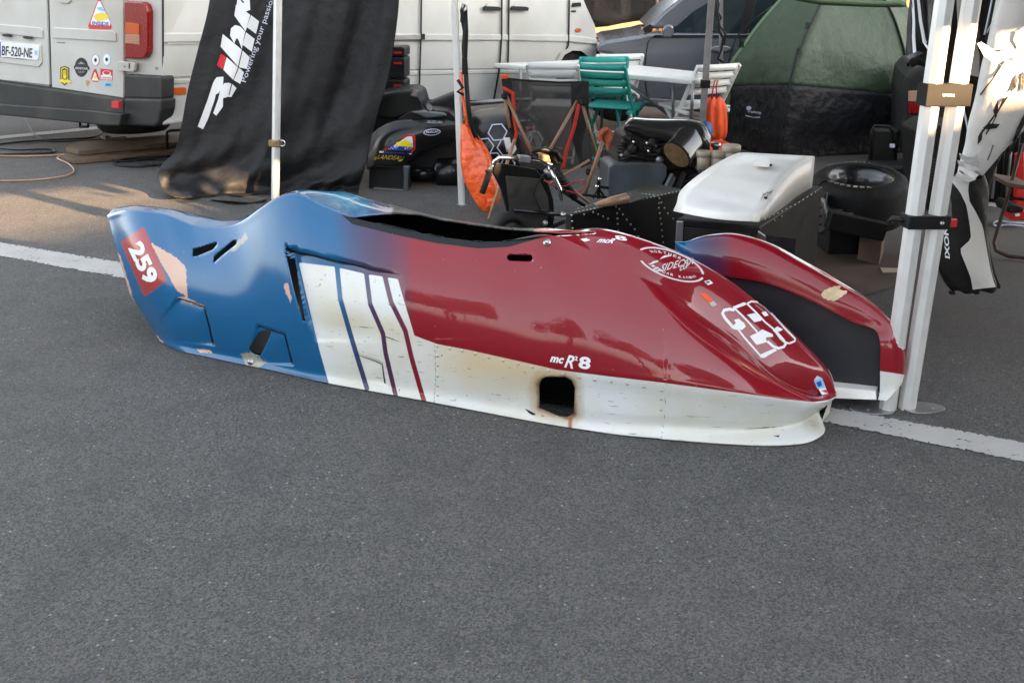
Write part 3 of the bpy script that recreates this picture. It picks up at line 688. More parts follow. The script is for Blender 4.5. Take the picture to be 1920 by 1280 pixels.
# floor of the shell, seen through the openings
fl=[FO+FA*.0+FN*.02,FO+FA*2.8+FN*.16,FO+FA*2.8+FN*.34,FO+FA*0+FN*.42]
MB().prism([p+Vector((0,0,.012)) for p in fl],(0,0,.01)).build('floor_pan','inner',fair)
# inner bulkheads
for a_ in (.95,2.05):
    MB().prism([FO+FA*a_+FN*.08+Vector((0,0,.03)),FO+FA*a_+FN*.36+Vector((0,0,.03)),FO+FA*a_+FN*.36+Vector((0,0,.48)),FO+FA*a_+FN*.12+Vector((0,0,.48))],FA*.01).build('bulkhead','inner',fair)
# ------------------------------------------------ second nose (sidecar wheel side)
SC='''1267,466/1269,463/.60/.66
1310,504/1300,448/.62/.68
1357,517/1345,440/.63/.70
1400,524/1375,440/.63/.71
1436,531/1436,456/.63/.72
1507,558/1508,493/.63/.72
1558,583/1579,533/.63/.72
1601,605/1633,569/.63/.71
1641,619/1673,616/.62/.70
1649,636/1696,652/.60/.68
1650,690/1697,690/.59/.67
1649,737/1690,712/.59/.66
1646,749/1655,749/.58/.60'''
sc=[]
for l in SC.split('\n'):
    q=l.split('/'); a_=tuple(map(float,q[0].split(','))); b_=tuple(map(float,q[1].split(','))); w1,w2=float(q[2]),float(q[3])
    e=FP(*a_,w1); cz=FP(*b_,w2); r=[]
    for f in (0,.06,.35,.7): 
        p=e.lerp(cz,f); p.z+=.035*math.sin(math.pi*f)*(1 if e.z>.3 else .2); p-=FN*(.02*math.sin(math.pi*f)); 
        if e.z<=.35: p+=FA*.03*math.sin(math.pi*f)
        r.append(p)
    o1=cz+FN*.07; o1.z=cz.z-.02; o2=cz+FN*.13-FA*.04; o2.z=cz.z*.6; o3=cz+FN*.14-FA*.06; o3.z=.01
    r+=[cz,o1,o2,o3]; sc.append([list(p) for p in r])
sc=np.array(sc); B1,qu=cr(sc,14); B2,qv=cr(np.swapaxes(B1,0,1),8); SV=np.swapaxes(B2,0,1).copy()
SV[...,2]=np.maximum(SV[...,2],.008)
PX,PY=proj(SV); a,b=SV.shape[:2]; idx=np.arange(a*b).reshape(a,b)
F2=np.stack([idx[:-1,:-1].ravel(),idx[1:,:-1].ravel(),idx[1:,1:].ravel(),idx[:-1,1:].ravel()],-1)
me2=bpy.data.meshes.new('nose'); me2.from_pydata(SV.reshape(-1,3).tolist(),[],F2.tolist()); me2.polygons.foreach_set('use_smooth',[True]*len(me2.polygons)); me2.update()
attr(me2,'sd_white',np.clip(695-PY+(PX-1648)*.15,-60,60)); attr(me2,'pu',PX); attr(me2,'pv',PY)
n2o=bpy.data.objects.new('side_nose',me2); col.objects.link(n2o); par(n2o,fair)
if me2.polygons[len(me2.polygons)//3].normal.z<0: me2.flip_normals()
me2.materials.append(M['fair2']); me2.materials.append(M['inner'])
q=n2o.modifiers.new('solid','SOLIDIFY'); q.thickness=.005; q.offset=-1; q.material_offset=1
bv2=BVHTree.FromPolygons([Vector(v) for v in SV.reshape(-1,3)],F2.tolist())
def on2(px,py,d=.0015):
    dr=ray(px,py); h=bv2.ray_cast(CO,dr)
    if h[0] is None: h=bv2.find_nearest(FP(px,py,.65))
    n=h[1]; n=n if n.dot(dr)<0 else -n
    return h[0]+n*d
pts=[(1540,553),(1543,546),(1552,541),(1565,537),(1580,536),(1590,541),(1588,549),(1577,557),(1566,564),(1552,562),(1545,559)]
pc=(1565,550); pts=dens(pts+[pts[0]],3)[:-1]; pf=[[(pc[0]+(p[0]-pc[0])*f*(1+.06*math.sin(i*2.3)),pc[1]+(p[1]-pc[1])*f*(1+.06*math.sin(i*2.3))) for i,p in enumerate(pts)] for f in (.02,.5,1)]
MB().grid([[on2(*p) for p in r] for r in pf],closed=True).build('filler_patch',mat('filler',(.6,.47,.28),.8,noise=.15),fair)
M['wheel_panel']=mat('inner_wheel_panel',(.02,.02,.026),.45,noise=.3,nscale=8)
wp=[(1300,503),(1357,517),(1436,531),(1507,558),(1558,583),(1601,605),(1641,619),(1650,632),(1649,726),(1560,712),(1300,640)]
MB().prism([FP(*p,.655) for p in wp],FN*.004).build('wheel_arch_panel','wheel_panel',fair)
MB().prism([FP(1530,722,.60)]+[FP(1642,733,.60),FP(1643,749,.58),FP(1530,745,.58)],FN*.06).build('floor_lip','white_cover',fair)
# ================================================ background vehicles and tents
# ---------- far wall and shade net
o=MB().box((8,24,1.1),(44,.3,2.2)).build('perimeter_wall','dusk_wall'); tag(o,'low ochre wall glowing in evening light behind the parked car','wall')
npl=Plane((0,14.2),(1,0))
sn=thing('shade_net','dark brown windbreak net sagging behind the white van nose','windbreak',npl(1180,250))
rows=[]
for i in range(25):
    x=1088+i*25; r=[]
    for j in range(7):
        yb=43-(x-1100)*.00+6*math.sin(x*.03)+ (4 if x<1200 else 0); y=-60+(yb+60)*j/6
        p=npl(x,y); p.y+=.08*math.sin(x*.11+j*.7)+.06*math.sin(x*.043); r.append(p)
    rows.append(r)
MB().grid(rows).build('net_panel','net',sn,solid=.01)
MB().tube([npl(1231,-60,.1),npl(1234,60,.1),npl(1236,210,.1)],.02).build('net_post','tan',sn)
# ---------- white van
RP=Plane((-2.82,8.9),(-.79,.61)); SP=Plane((-2.82,8.9),(.817,.577))
van=thing('white_van','white panel van with stickered rear doors parked behind the black banner','van',(-2.2,10.4,0))
def side(pts,o_,th,m,nm,bev=.0): return MB().prism([SP(*p,o_) for p in pts],-SP.n*th).build(nm,m,van,bevel=bev)
def rear(pts,o_,th,m,nm,par_=None,bev=.0): return MB().prism([RP(*p,o_) for p in pts],-RP.n*th).build(nm,m,par_ or van,bevel=bev)
side([(306,234),(306,-300),(1000,-300),(1040,-120),(1075,-50),(1098,10),(1116,50),(1121,90),(1119,118),(1110,122),(1103,104),(1090,95),(1074,94),(1058,102),(1046,122),(1041,150),(1041,178),(1036,184),(934,189),(794,186),(560,205)],0,1.5,'white_van','body')
# belt strip, lower crease and panel gaps on the side
side([(306,80),(700,77),(945,76),(1068,79),(1121,84),(1120,73),(1066,66),(800,64),(306,62)],.02,.04,'white_van','belt_moulding',.008)
side([(306,150),(800,133),(938,131),(1040,133),(1041,139),(938,138),(800,141),(306,158)],.008,.02,'white_van','lower_crease',.006)
for k,pl in enumerate(([(791,-60),(790,60),(786,186)],[(942,-60),(941,70),(937,130),(926,189)],[(955,-60),(954,80),(953,120)],[(1069,-60),(1067,60),(1066,86),(1058,102)])):
    side([(x+1.1,y) for x,y in pl]+[(x-1.1,y) for x,y in pl[::-1]],.023,.01,'black',['panel_gap'][0])
side([(700,130.5),(938,128),(1040,129),(1040,131),(938,130),(700,132.5)],.004,.01,'alu_dark','panel_gap')
side([(720,77),(795,74),(797,65),(720,66)],.04,.03,'alu_dark','sliding_rail',.004); side([(791,75),(797,75),(797,64),(791,64)],.05,.03,'black','rail_end')
for x in (925,977):
    h=side([(x-17,20),(x+14,21),(x+15,15),(x+10,13),(x-15,12),(x-17,15)],.05,.03,'black','door_handle',.005)
    side(ell(x-4,11,9,7),.012,.01,'white_van','handle_cup',.003)
side(ell(1085,57,5,3.4),.02,.02,'lamp_orange','side_indicator')
side([(1072,14),(1090,12),(1089,5),(1074,6)],.012,.01,'black','badge'); side([(1072,23),(1080,23),(1080,20),(1072,20)],.012,.01,'black','badge')
side([(700,200),(934,193),(1041,187),(1041,181),(934,187),(700,193)],-.02,.05,'bumper','sill')
# arch lip & wheel
arch=[(1042,150),(1047,122),(1059,103),(1074,95),(1090,96),(1103,106),(1110,122)]
ao=[(1034,150),(1040,118),(1055,96),(1074,87),(1093,88),(1108,100),(1115,121)]
strip_px(arch,ao,'white_van',off(SP,.03),van,'arch_lip')
wc=SP(1079,143,-.12); 
wh=MB().lathe(wc,[(.0,-.1),(.2,-.1),(.21,-.08),(.33,-.09),(.345,-.06),(.345,.08),(.33,.1),(.0,.1)],SP.n,28).build('wheel','rubber',van)
MB().lathe(wc,[(.0,.09),(.1,.09),(.17,.085),(.19,.105),(.0,.106)],SP.n,24).build('wheel_rim','alu_dark',wh)
MB().prism([SP(*p,-.35) for p in ell(1077,140,44,52)],-SP.n*.02).build('wheel_arch','black',van)
# red reflections painted as a strip on the front bumper, beside the car
side([(1119,70),(1122,70),(1122,106),(1120,106)],.015,.02,'lamp_red','red_reflection')
# rear body
rear([(305,234),(305,-330),(-60,-330),(-60,145),(0,152),(231,184),(231,230)],0,1.2,'white_van','rear_body',bev=.02)
ld=rear([(92,160),(84,-90),(-60,-90),(-60,141),(0,150)],.03,.03,'white_van','rear_door',bev=.006)
rd=rear([(97,164),(89,-90),(231,-90),(231,184)],.03,.03,'white_van','rear_door',bev=.006)
rear([(93,163),(85,-90),(89,-90),(97,166)],.012,.01,'black','door_gap'); rear([(231.3,186),(230,-90),(232.4,-90),(233.4,186)],.012,.01,'black','door_gap')
rear([(304,140),(303,-90),(305,-90),(305.6,140)],.004,.01,'black','panel_gap')
rear([(0,152),(97,164.5),(231,184.5),(231,187),(97,168),(0,155)],.012,.01,'black','door_gap')
def mould(P,dr): rear(P,.043,.014,'white_van','door_moulding',dr,.005)
mould([(-40,46),(0,46),(74,52),(79,57),(79,72),(0,62),(-40,60)],ld); mould([(98,60),(102,52),(210,58),(216,63),(217,78),(98,72)],rd)
mould([(-40,74),(0,76),(76,84),(78,118),(72,126),(0,117),(-40,112)],ld)
for q in ((104,-6),(132,-4)): pass
rear([(105,-20),(134,-20),(131,4),(126,7),(112,6),(107,2)],.046,.016,'white_van','handle_recess',rd,.004)
for x,y in ((11,67),(50,71)): rear(ell(x,y,8,2.6,8),.062,.02,'black','plate_lamp',ld)
pl_=rear([(-30,77),(0,79),(70,85),(73,88),(71,112),(68,113),(0,107),(-30,105)],.05,.008,'sticker_white','number_plate',ld,.002)
text_px('BF-520-NE','black',(3,104),(57,5),(1,-18),off(RP,.0525),pl_,'plate_lettering',bold=.015)
rear([(-10,78),(1,79),(1,106.5),(-10,106)],.0525,.002,'blue','plate_band',pl_); rear(ell(67,99,2.6,5),.0525,.002,'blue2','plate_region',pl_)
text_px('MOTO SPORT','black',(8,108.6),(42,4),(0,-1.8),off(RP,.0525),pl_,'plate_lettering',bold=.0)
# lamp cluster
tl=rear([(232,3),(236,2),(266,4),(273,9),(277,22),(277,90),(276,100),(270,109),(262,111),(233,110)],.05,.06,'lamp_red','tail_light',bev=.012)
rear([(235,42),(260,46),(260,64),(235,63)],.058,.01,'lamp_orange','indicator_lens',tl); rear([(235,64),(260,65),(260,84),(235,81)],.058,.01,'lamp_clear','reverse_lens',tl)
for k in range(6): rear([(236,65.5+k*3),(259,66.7+k*3),(259,67.4+k*3),(236,66.2+k*3)],.0605,.002,'lamp_orange','lens_rib',tl)
rear([(221,117),(225,115),(250,118),(252,121),(251,132),(249,135),(221,133)],.05,.03,'white_van','door_hinge',bev=.004); rear([(241,119),(243,119),(243,129),(241,129)],.053,.004,'black','hinge_gap'); rear(ell(233,125,1.2,1.2,0,8),.053,.004,'black','hinge_pin')
rear(ell(292,128,2,2,0,10),.01,.008,'alu_dark','bolt')
# bumper
rear([(-60,146),(0,155),(97,168),(231,188),(232,214),(224,236),(180,229),(0,211),(-60,203)],.10,.10,'bumper','bumper',bev=.01)
rear([(-60,186),(0,195),(180,208),(228,214),(224,236),(200,236),(0,216),(-60,207)],.17,.16,'bumper','bumper_step',bev=.012)
rear([(232,140),(303,143.5),(304,150),(304,186),(232,184)],.075,.12,'bumper','bumper_corner',bev=.014)
rear([(232,184),(304,186),(303,205),(297,231),(290,238),(232,235)],.10,.14,'bumper','bumper_corner',bev=.02)
rear([(209,190),(222,190),(222,203),(209,202)],.185,.03,'redp','reflector'); rear(ell(225,190,2,2,0,8),.106,.005,'steel','bolt')
side([(326,165),(346,164),(349,166),(349,176),(346,177),(326,177),(325,175)],.012,.012,'lamp_orange','side_marker')
side([(318,63),(400,62),(400,64.5),(318,65.5)],.01,.01,'white_van','side_crease'); side([(316,142),(400,139),(400,141.5),(316,145)],.01,.01,'white_van','side_crease'); side([(314,80),(400,80),(400,82.5),(314,83.5)],.01,.01,'white_van','side_crease'); side([(310,228),(400,218),(400,221),(308,232)],.01,.01,'white_van','side_crease')
# spare wheel under the tail
sw_=G(265,262); MB().lathe((sw_.x,sw_.y-.15,.12),[(.0,0),(.3,0),(.34,.04),(.35,.1),(.34,.17),(.3,.21),(.0,.21)],(0,0,1),28).build('spare_wheel','rubber',van)
for t,a_ in ((0.7,1),(3.9,1)):
    c=Vector((-2.82,8.9,.34))+Vector((.817,.577,0))*t-SP.n*.16
    if t<1: MB().lathe(c,[(.0,-.1),(.33,-.1),(.345,-.06),(.345,.06),(.33,.1),(.0,.1)],SP.n,24).build('wheel','rubber',van)
MB().tube([RP(150,228,-.1),RP(150,238,-.1),RP(165,238,-.1),RP(166,229,-.1)],.012).build('tow_eye','black',van)
# stickers
def stk(pts,m,o_=.0315,nm='sticker'): return MB().add([RP(*p,o_) for p in pts],[tuple(range(len(pts)))]).build(nm,m,rd)
def tri(cx,top,bot,hw,dx,o_):  # triangular sticker
    a_=stk([(cx-2,top),(cx+2,top),(cx+hw+dx,bot-5),(cx+hw-3+dx,bot),(cx-hw+3,bot-1),(cx-hw,bot-6)],'redp',o_)
    return a_
tri(186,-2,56,21,3,.0318); stk([(184,3),(188,3),(207,43),(206,49),(171,47),(170,42)],'sticker_white',.0330); stk([(175,32),(181,26),(192,24),(202,28),(205,34),(196,38),(182,40)],'yellow',.0342)
text_px('INSIDE','blue',(173,47),(31,2),(0,-7),off(RP,.0352),rd,'sticker_lettering',bold=.02)
stk([(181,15),(190,13),(197,22),(186,20)],'blue2',.0342)
stk([(113,127),(121,124),(130,128),(130,152),(121,161),(113,153)],'black',.0318); stk([(115,128.5),(121,126),(128,129.5),(128,151),(121,158.5),(115,152)],'yellow',.0330); stk([(116.5,130),(121,128),(126.5,131),(126.5,149),(121,150),(116.5,148)],'black',.034)
for k in range(4): stk([(118+k*1.7,132-(k%2)*1),(119.2+k*1.7,132-(k%2)*1),(119.2+k*1.7,142),(118+k*1.7,142)],'yellow',.0352)
stk([(118,141),(125,141),(124,148),(119,148)],'yellow',.0352); stk([(111,149),(132,151),(133,156),(111,154)],'yellow',.036)
stk(ell(152.5,126.5,12.5,18),'black',.0318); stk(ell(152.5,126.5,11,16.4),'bumper',.0330); stk([(138,124),(167,125),(168,131),(139,130)],'black',.034); text_px('SIDECAR','lilac',(141,130),(24,1),(0,-4),off(RP,.0352),rd,'sticker_lettering')
stk([(146,120),(152,116),(160,121)],'alu_dark',.0345); text_px('CUP','alu_dark',(147,137),(11,0),(0,-3.5),off(RP,.0345),rd,'sticker_lettering')
for cx,cy,a_,b_,m1 in ((179,113,7.5,11,'alu_dark'),(200,112,7.5,11.5,'blue2')):
    stk(ell(cx,cy,a_,b_),m1,.0318); stk(ell(cx,cy,a_-1,b_-1.2),'sticker_white',.0330); stk(ell(cx,cy,2.6,3.6),'bumper',.034)
stk([(161,152),(163,150),(165,153),(168,151),(168,156),(164,163),(161,157)],'gold',.0318)
tri(178,130,154,8,1,.0318); stk([(178,135),(185,152),(172,151)],'sticker_white',.0330); stk([(175,144),(180,141),(183,147),(177,149)],'yellow',.034)
stk([(188,129),(211,131),(211,151),(188,150)],'redp',.0318); stk([(189,141),(210,142.5),(210,150),(189,149)],'sticker_white',.0330); stk(ell(200,138,8,5,5),'sticker_white',.0330); stk(ell(200,137,6.4,3.4,5),'redp',.034); text_px('UNITED','redp',(190,148),(19,1),(0,-4),off(RP,.0342),rd,'sticker_lettering')
stk(ell(202,159,9.5,5),'blue2',.0318); text_px('SIDI','black',(197,161),(10,.5),(1,-4),off(RP,.0335),rd,'sticker_lettering',shear=.2)
text_px('VOYAGES','black',(106,81),(16,1),(0,-2.2),off(RP,.0325),rd,'sticker_lettering')
# ---------- black banner sheet
bn=thing('banner','tall black cloth banner with white and red lettering draped behind the left pole','banner',Yp(500,372,8.0))
Lc=[(398,-40),(390,20),(372,90),(352,170),(340,235),(326,285),(302,312),(296,330),(303,352),(318,366)]
Rc=[(750,-40),(747,20),(738,90),(727,150),(712,200),(697,255),(688,300),(680,330),(675,345),(672,360)]
def cubic(P,n):
    q,_=cr(np.array(P,float),n); return q
La,Ra=cubic(Lc,12),cubic(Rc,12); nB=len(La); rows=[]
def bdep(i,s,px,py):
    h=i/(nB-1)
    d=(.035*math.sin(s*13+h*2.4)+.02*math.sin(s*27+2*math.sin(h*4)))*(.35+.65*min(1,max(0,(s-.35)/.25)))+.004*math.sin(s*61+h*7)
    d+=.07*math.exp(-((s-(.62-.25*h))/.05)**2)*max(0,h-.3)+ .05*math.sin((s*.9+h*1.4)*14)*h**2
    if h>.72:
        k=(h-.72)/.28; d+= .30*k**1.5*max(0,1-s*1.6) + .016*math.sin(s*52+h*31+3*math.sin(s*7))*k + .012*math.sin(s*23-h*44+2*math.sin(s*11))*k
    return 8.05-d
def bmap(px,py,o_=.0):
    # find i,s for a pixel on the sheet
    i=int(np.argmin(np.abs(La[:,1]*.5+Ra[:,1]*.5-py))); i=max(0,min(nB-1,i)); s=(px-La[i,0])/(Ra[i,0]-La[i,0]); return Yp(px,py,bdep(i,s,px,py)-o_)
for i in range(nB):
    r=[]
    for j in range(161):
        s=j/160; x=La[i,0]+(Ra[i,0]-La[i,0])*s; y=La[i,1]+(Ra[i,1]-La[i,1])*s
        if i>nB-30: y+= (i-nB+30)/30*(14*math.sin(math.pi*min(1,s*1.25))**1.0+2.5*math.sin(s*33))
        p=Yp(x,y,bdep(i,s,x,y)); p.z=max(p.z,.012); r.append(p)
    rows.append(r)
bo=MB().grid(rows).build('cloth','cloth',bn,solid=.004)
bvb=BVHTree.FromPolygons([p for r in rows for p in r],[(i*161+j,i*161+j+1,(i+1)*161+j+1,(i+1)*161+j) for i in range(nB-1) for j in range(160)])
def onb(px,py,d=.006):
    dr=ray(px,py); h=bvb.ray_cast(CO,dr)
    p=h[0] if h[0] else Yp(px,py,8.0)
    return p-dr.normalized()*d
bm_=lambda d:(lambda x,y: onb(x,y,d))
def bpoly(pts,m,nm='logo_letter',d=.006):  # filled outline, fine fan grid so it follows the folds
    c=(sum(p[0] for p in pts)/len(pts),sum(p[1] for p in pts)/len(pts)); P=dens(pts+[pts[0]],6)[:-1]
    MB().grid([[onb(c[0]+(p[0]-c[0])*f,c[1]+(p[1]-c[1])*f,d) for p in P] for f in (.01,.35,.7,1)],closed=True).build(nm,m,bn)
def brib(A_,B_,m='sticker_white',nm='logo_letter'): 
    n=18
    def rs(P):
        P=np.array(P,float); s=np.concatenate([[0],np.cumsum(np.hypot(*np.diff(P,axis=0).T))]); t=np.linspace(0,s[-1],n); return list(zip(np.interp(t,s,P[:,0]),np.interp(t,s,P[:,1])))
    strip_px(rs(A_),rs(B_),m,bm_(.006),bn,nm,nx=3)
# logo letters, traced as broad slanted strokes (crop 2 units -> px)
c2=lambda P:[(280+x*.3125,y*.3125) for x,y in P]
brib(c2([(290,760),(350,600),(385,490),(405,463),(445,462)]),c2([(322,776),(350,720),(392,600),(400,560),(425,540)]))
brib(c2([(445,465),(442,520),(415,560)]),c2([(425,470),(410,530),(395,570)]))
brib(c2([(383,680),(412,600),(425,545),(450,500)]),c2([(402,695),(442,640),(442,590),(480,580)]))
brib(c2([(450,500),(475,498),(492,503)]),c2([(442,590),(455,582),(473,582)])); brib(c2([(497,505),(523,530)]),c2([(478,582),(492,583)]))
brib(c2([(430,322),(462,345)]),c2([(405,393),(442,418)]),'redp')
brib(c2([(464,345),(532,405)]),c2([(444,420),(503,480)])); brib(c2([(538,408),(568,435)]),c2([(506,482),(545,504)]))
brib(c2([(440,205),(555,300)]),c2([(428,282),(532,400)])); brib(c2([(560,305),(602,345)]),c2([(537,405),(585,415)]))
brib(c2([(484,215),(490,172),(515,152),(545,160)]),c2([(510,262),(520,235),(528,230),(545,262)])); brib(c2([(545,160),(575,190)]),c2([(540,255),(555,295)])); brib(c2([(580,195),(632,235)]),c2([(560,270),(615,312)]))
brib(c2([(520,30),(605,90)]),c2([(510,95),(578,190)])); brib(c2([(610,92),(658,130)]),c2([(585,165),(640,205)])); brib(c2([(530,-20),(560,20),(600,5)]),c2([(522,45),(570,75),(606,60)])); brib(c2([(560,-80),(600,-40)]),c2([(540,-10),(605,40)]))
text_px('Powering your passion','lilac',(464,156),(54,-160),(-12.5,-4),bm_(.006),bn,'slogan',bold=.0,sub=8)
MB().grid([[onb(x,y,.004) for x,y in dens([(395,375),(440,378),(500,372)],6)],[G(x,y,.0)+Vector((0,0,.03+.02*math.sin(x))) for x,y in dens([(395,378),(440,386),(500,380)],6)]]).build('hem','cloth',bn,solid=.004)
# ---------- gazebo legs and roofs
def leg(a_,b_,r,m,parent,nm='leg',wd=None):
    d=(b_-a_).normalized(); mb=MB(); mb.bar(a_,b_,wd or .045,wd or .045,up=(.3,1,0)); return mb.build(nm,m,parent,bevel=.006)
def vleg(bpx,tpx,ground_y=None,top=2.05,parent=None,wd=.042,m='alu',base=None):
    b_=base or G(*bpx); b_=Vector(b_); d=ray(*tpx); t=b_.y/d.y; a_=CO+d*t; s=(top-b_.z)/(a_.z-b_.z); tp=b_+(a_-b_)*s
    return b_,tp
def along(b_,tp,py):   # point of the leg seen at pixel row py
    lo,hi=0,1
    for _ in range(40):
        mid_=(lo+hi)/2; q=b_+(tp-b_)*mid_; X,Y_=proj(np.array([list(q)])); 
        if Y_[0]>py: lo=mid_
        else: hi=mid_
    return b_+(tp-b_)*lo
def hexleg(p,q,r,parent,nm='leg',n=8,ph=.25):
    mb=MB(); d=(q-p).normalized(); x=Vector((1,0,0)); x=(x-d*x.dot(d)).normalized(); y=d.cross(x)
    ring=lambda c:[c+(x*math.cos(a)+y*math.sin(a))*r*(1 if i%2 else .94) for i,a in enumerate([2*math.pi*(k+.5)/n+ph for k in range(n)])]
    mb.add(ring(p)+ring(q),[(i,(i+1)%n,n+(i+1)%n,n+i) for i in range(n)]+[tuple(range(n-1,-1,-1)),tuple(range(n,2*n))])
    return mb.build(nm,'alu',parent,bevel=.002)
gl_=thing('tent_pole','pale square tent pole with a brass clamp in front of the black banner','tent pole',G(516,374))
b_,tp=vleg((516,374),(521,0)); hexleg(b_,tp,.032,gl_,'pole')
q=along(b_,tp,268); MB().bar(q-Vector((0,0,.025)),q+Vector((0,0,.025)),.085,.08,up=(.25,1,0)).build('clamp','brass',gl_,bevel=.008); MB().tube([q+Vector((.05+.022*math.cos(t),-.02,.022*math.sin(t))) for t in [k*.7854 for k in range(8)]],.005,6,closed=True).build('ring','chrome',gl_)
ga=thing('gazebo','dark pop up gazebo standing over the bare sidecar chassis','gazebo',G(1665,772))
b1,t1=vleg((1664,768),(1771,0)); b2,t2=vleg((866,384),(852,0)); b4=Yp(1322,430,9.1); b4.z=0
t4=Vector((b4.x+.0,b4.y,2.05)); d=ray(1336,0); 
hexleg(b1,t1,.034,ga); MB().bar(b2,t2,.042,.042,up=(.25,1,0)).build('leg','alu',ga,bevel=.006)
MB().lathe(b2,[(.0,0),(.045,0),(.04,.006),(0,.008)],(0,0,1),4).build('foot','alu_dark',ga)
gb=thing('gazebo','second pop up gazebo on the right sheltering the race suit','gazebo',G(1705,775)); 
b3,t3=vleg((1700,766),(1824,-10)); hexleg(b3,t3,.034,gb)
for nm,bb,gg,e in (('foot',b1,ga,-1),('foot',b3,gb,1)):
    c=bb+Vector((.035*e,0,0)); MB().prism([c+Vector((.10*math.cos(t)*(1.15 if math.cos(t)*e>0 else .6),.06*math.sin(t),0)) for t in [k*math.pi/10 for k in range(20)]],(0,0,.008)).build(nm,'brass' if 0 else 'alu_dark',gg,bevel=.002)
    for dx in (-.05,.06): MB().lathe(c+Vector((dx,-.02,.008)),[(.006,0),(.006,.003),(0,.004)],(0,0,1),8).build('bolt','steel',gg)
def band(py,wd,th,m,nm,gg,l0=(b1,t1),l1=(b3,t3)):
    q0=along(*l0,py); q1=along(*l1,py); u=(q1-q0).normalized(); a_=q0-u*.037; b__=q1+u*.037; z=Vector((0,0,wd/2)); k=Vector((u.y,-u.x,0))*.037
    return MB().hexa([a_+k-z,b__+k-z,b__-k-z,a_-k-z,a_+k+z,b__+k+z,b__-k+z,a_-k+z]).build(nm,m,gg,bevel=.003),q0,q1,k
s1,q0,q1,k=band(177,.078,.0,'strap','strap',ga); f_=lambda x,y,d=.0: Yp(x,y,(q0.y+q1.y)/2-.05-d)
text_px('EMPIRE','sticker_white',(1768,181),(22,1),(0,-5),lambda x,y: Yp(x,y,q1.y-.046),s1,'strap_lettering',bold=.02)
s2,q0b,q1b,_=band(414,.05,.0,'black','clamp',ga)
MB().tube([q0b+Vector((-.02,-.0,0)),Yp(1672,410,q0b.y+.02),Yp(1668,418,q0b.y+.03)],.012,6).build('clamp_lever','black',s2); MB().lathe(q1b+_*1.05,[(.008,0),(.008,.004),(0,.006)],(0,-1,0),10).build('clamp_bolt','steel',s2)
MB().box(q1b+Vector((.055,-.01,-.005)),(.03,.02,.03)).build('clamp_tab','redp',s2,bevel=.004)
# far leg
b4=G(1313,425); b4=Vector((1.60,9.1,0)); d=ray(1334,0); tq=CO+d*(9.1/d.y); 
MB().bar(b4,b4+(tq-b4)*1.28,.055,.055,up=(.2,1,0)).build('leg','alu_dark',ga,bevel=.006); MB().bar(along(b4,tq,165),along(b4,tq,150),.075,.07).build('clamp','black',ga)
def canopy(cs,z,zc,name,parent):
    c=sum(cs,Vector())/len(cs); c=Vector((c.x,c.y,zc)); n=len(cs); mb=MB(); top=[Vector((p.x,p.y,z)) for p in cs]; lo=[Vector((p.x,p.y,z-.22)) for p in cs]
    mb.add(top+[c]+lo,[(i,(i+1)%n,n) for i in range(n)]+[(i,(i+1)%n,n+1+(i+1)%n,n+1+i) for i in range(n)]); mb.build(name,'canopy',parent,solid=.004)
e_=(b2-b1); pr_=Vector((e_.y,-e_.x,0)).normalized()*3.0
canopy([t1,t2,t2+pr_,t1+pr_],2.35,3.0,'canopy_roof',ga)
for q in (t1+pr_,): MB().bar(Vector((q.x,q.y,0)),q,.05,.05).build('leg','alu',ga)
canopy([t3+Vector((.1,-.1,0)),t3+Vector((.1,-.1,0))+Vector((2.7,1.31,0)),t3+Vector((3.9,-1.3,0)),t3+Vector((1.3,-2.7,0))],2.35,3.0,'canopy_roof',gb)
g5=thing('tent_pole','thin grey tent pole with black guy ropes in front of the car window','tent pole',Yp(1357,250,9.9)); b5=Vector((1.955,10.0,0)); d=ray(1352,-10); t5=CO+d*(10.0/d.y); MB().bar(b5,b5+(t5-b5)*1.25,.032,.032).build('pole','alu_dark',g5)
rp=[(1342,0),(1344,20),(1352,34),(1346,45),(1349,60),(1356,72),(1352,95),(1346,110),(1356,118)]
MB().tube([Yp(x,y,9.85) for x,y in rp],.012,6).build('guy_rope','black',g5); MB().tube([Yp(x+8,y,9.83) for x,y in [(1340,5),(1338,28),(1342,50),(1352,62),(1350,85)]],.009,6).build('guy_rope','black',g5)
# ---------- grey car
cpn=Plane((1.94,10.63),(1,.03))
CP=Plane((1.5,10.9),(.98,-.2)) if 0 else Plane((1.5,11.0),(1,-.05))
car=thing('grey_car','metallic grey saloon car parked behind the white folding table','car',(3.3,11.9,0))
def cs_(pts,o_,th,m,nm,pa=None,bev=0,**k): return MB().prism([CP(*p,o_) for p in pts],-CP.n*th).build(nm,m,pa or car,bevel=bev,**k)
cs_([(1118,98),(1120,84),(1135,77),(1200,67),(1218,62),(1760,68),(1780,110),(1780,185),(1600,200),(1330,213),(1205,200),(1188,192),(1180,150),(1172,120),(1160,108),(1140,102)],0,1.65,'car','body',bev=.03)
cs_([(1213,54),(1245,22),(1300,-22),(1360,-60),(1600,-70),(1700,60)],-.08,1.45,'car','cabin',bev=.03)
cs_([(1245,70),(1268,50),(1300,22),(1340,-2),(1372,-20),(1405,-26),(1383,71)],-.068,.01,'glass','side_window'); cs_([(1402,68),(1425,-30),(1500,-40),(1500,60)],-.068,.01,'glass','side_window')
cs_([(1383,72),(1406,-30),(1424,-30),(1401,70)],-.062,.02,'black','window_pillar'); cs_([(1222,72),(1500,71),(1500,66),(1228,66)],.006,.02,'black','window_seal')
for pl in ([(1222,72),(1215,80),(1210,110),(1210,150),(1215,195)],[(1388,72),(1386,130),(1375,180),(1372,208)]):
    cs_([(x+1,y) for x,y in pl]+[(x-1,y) for x,y in pl[::-1]],.004,.01,'black','panel_gap')
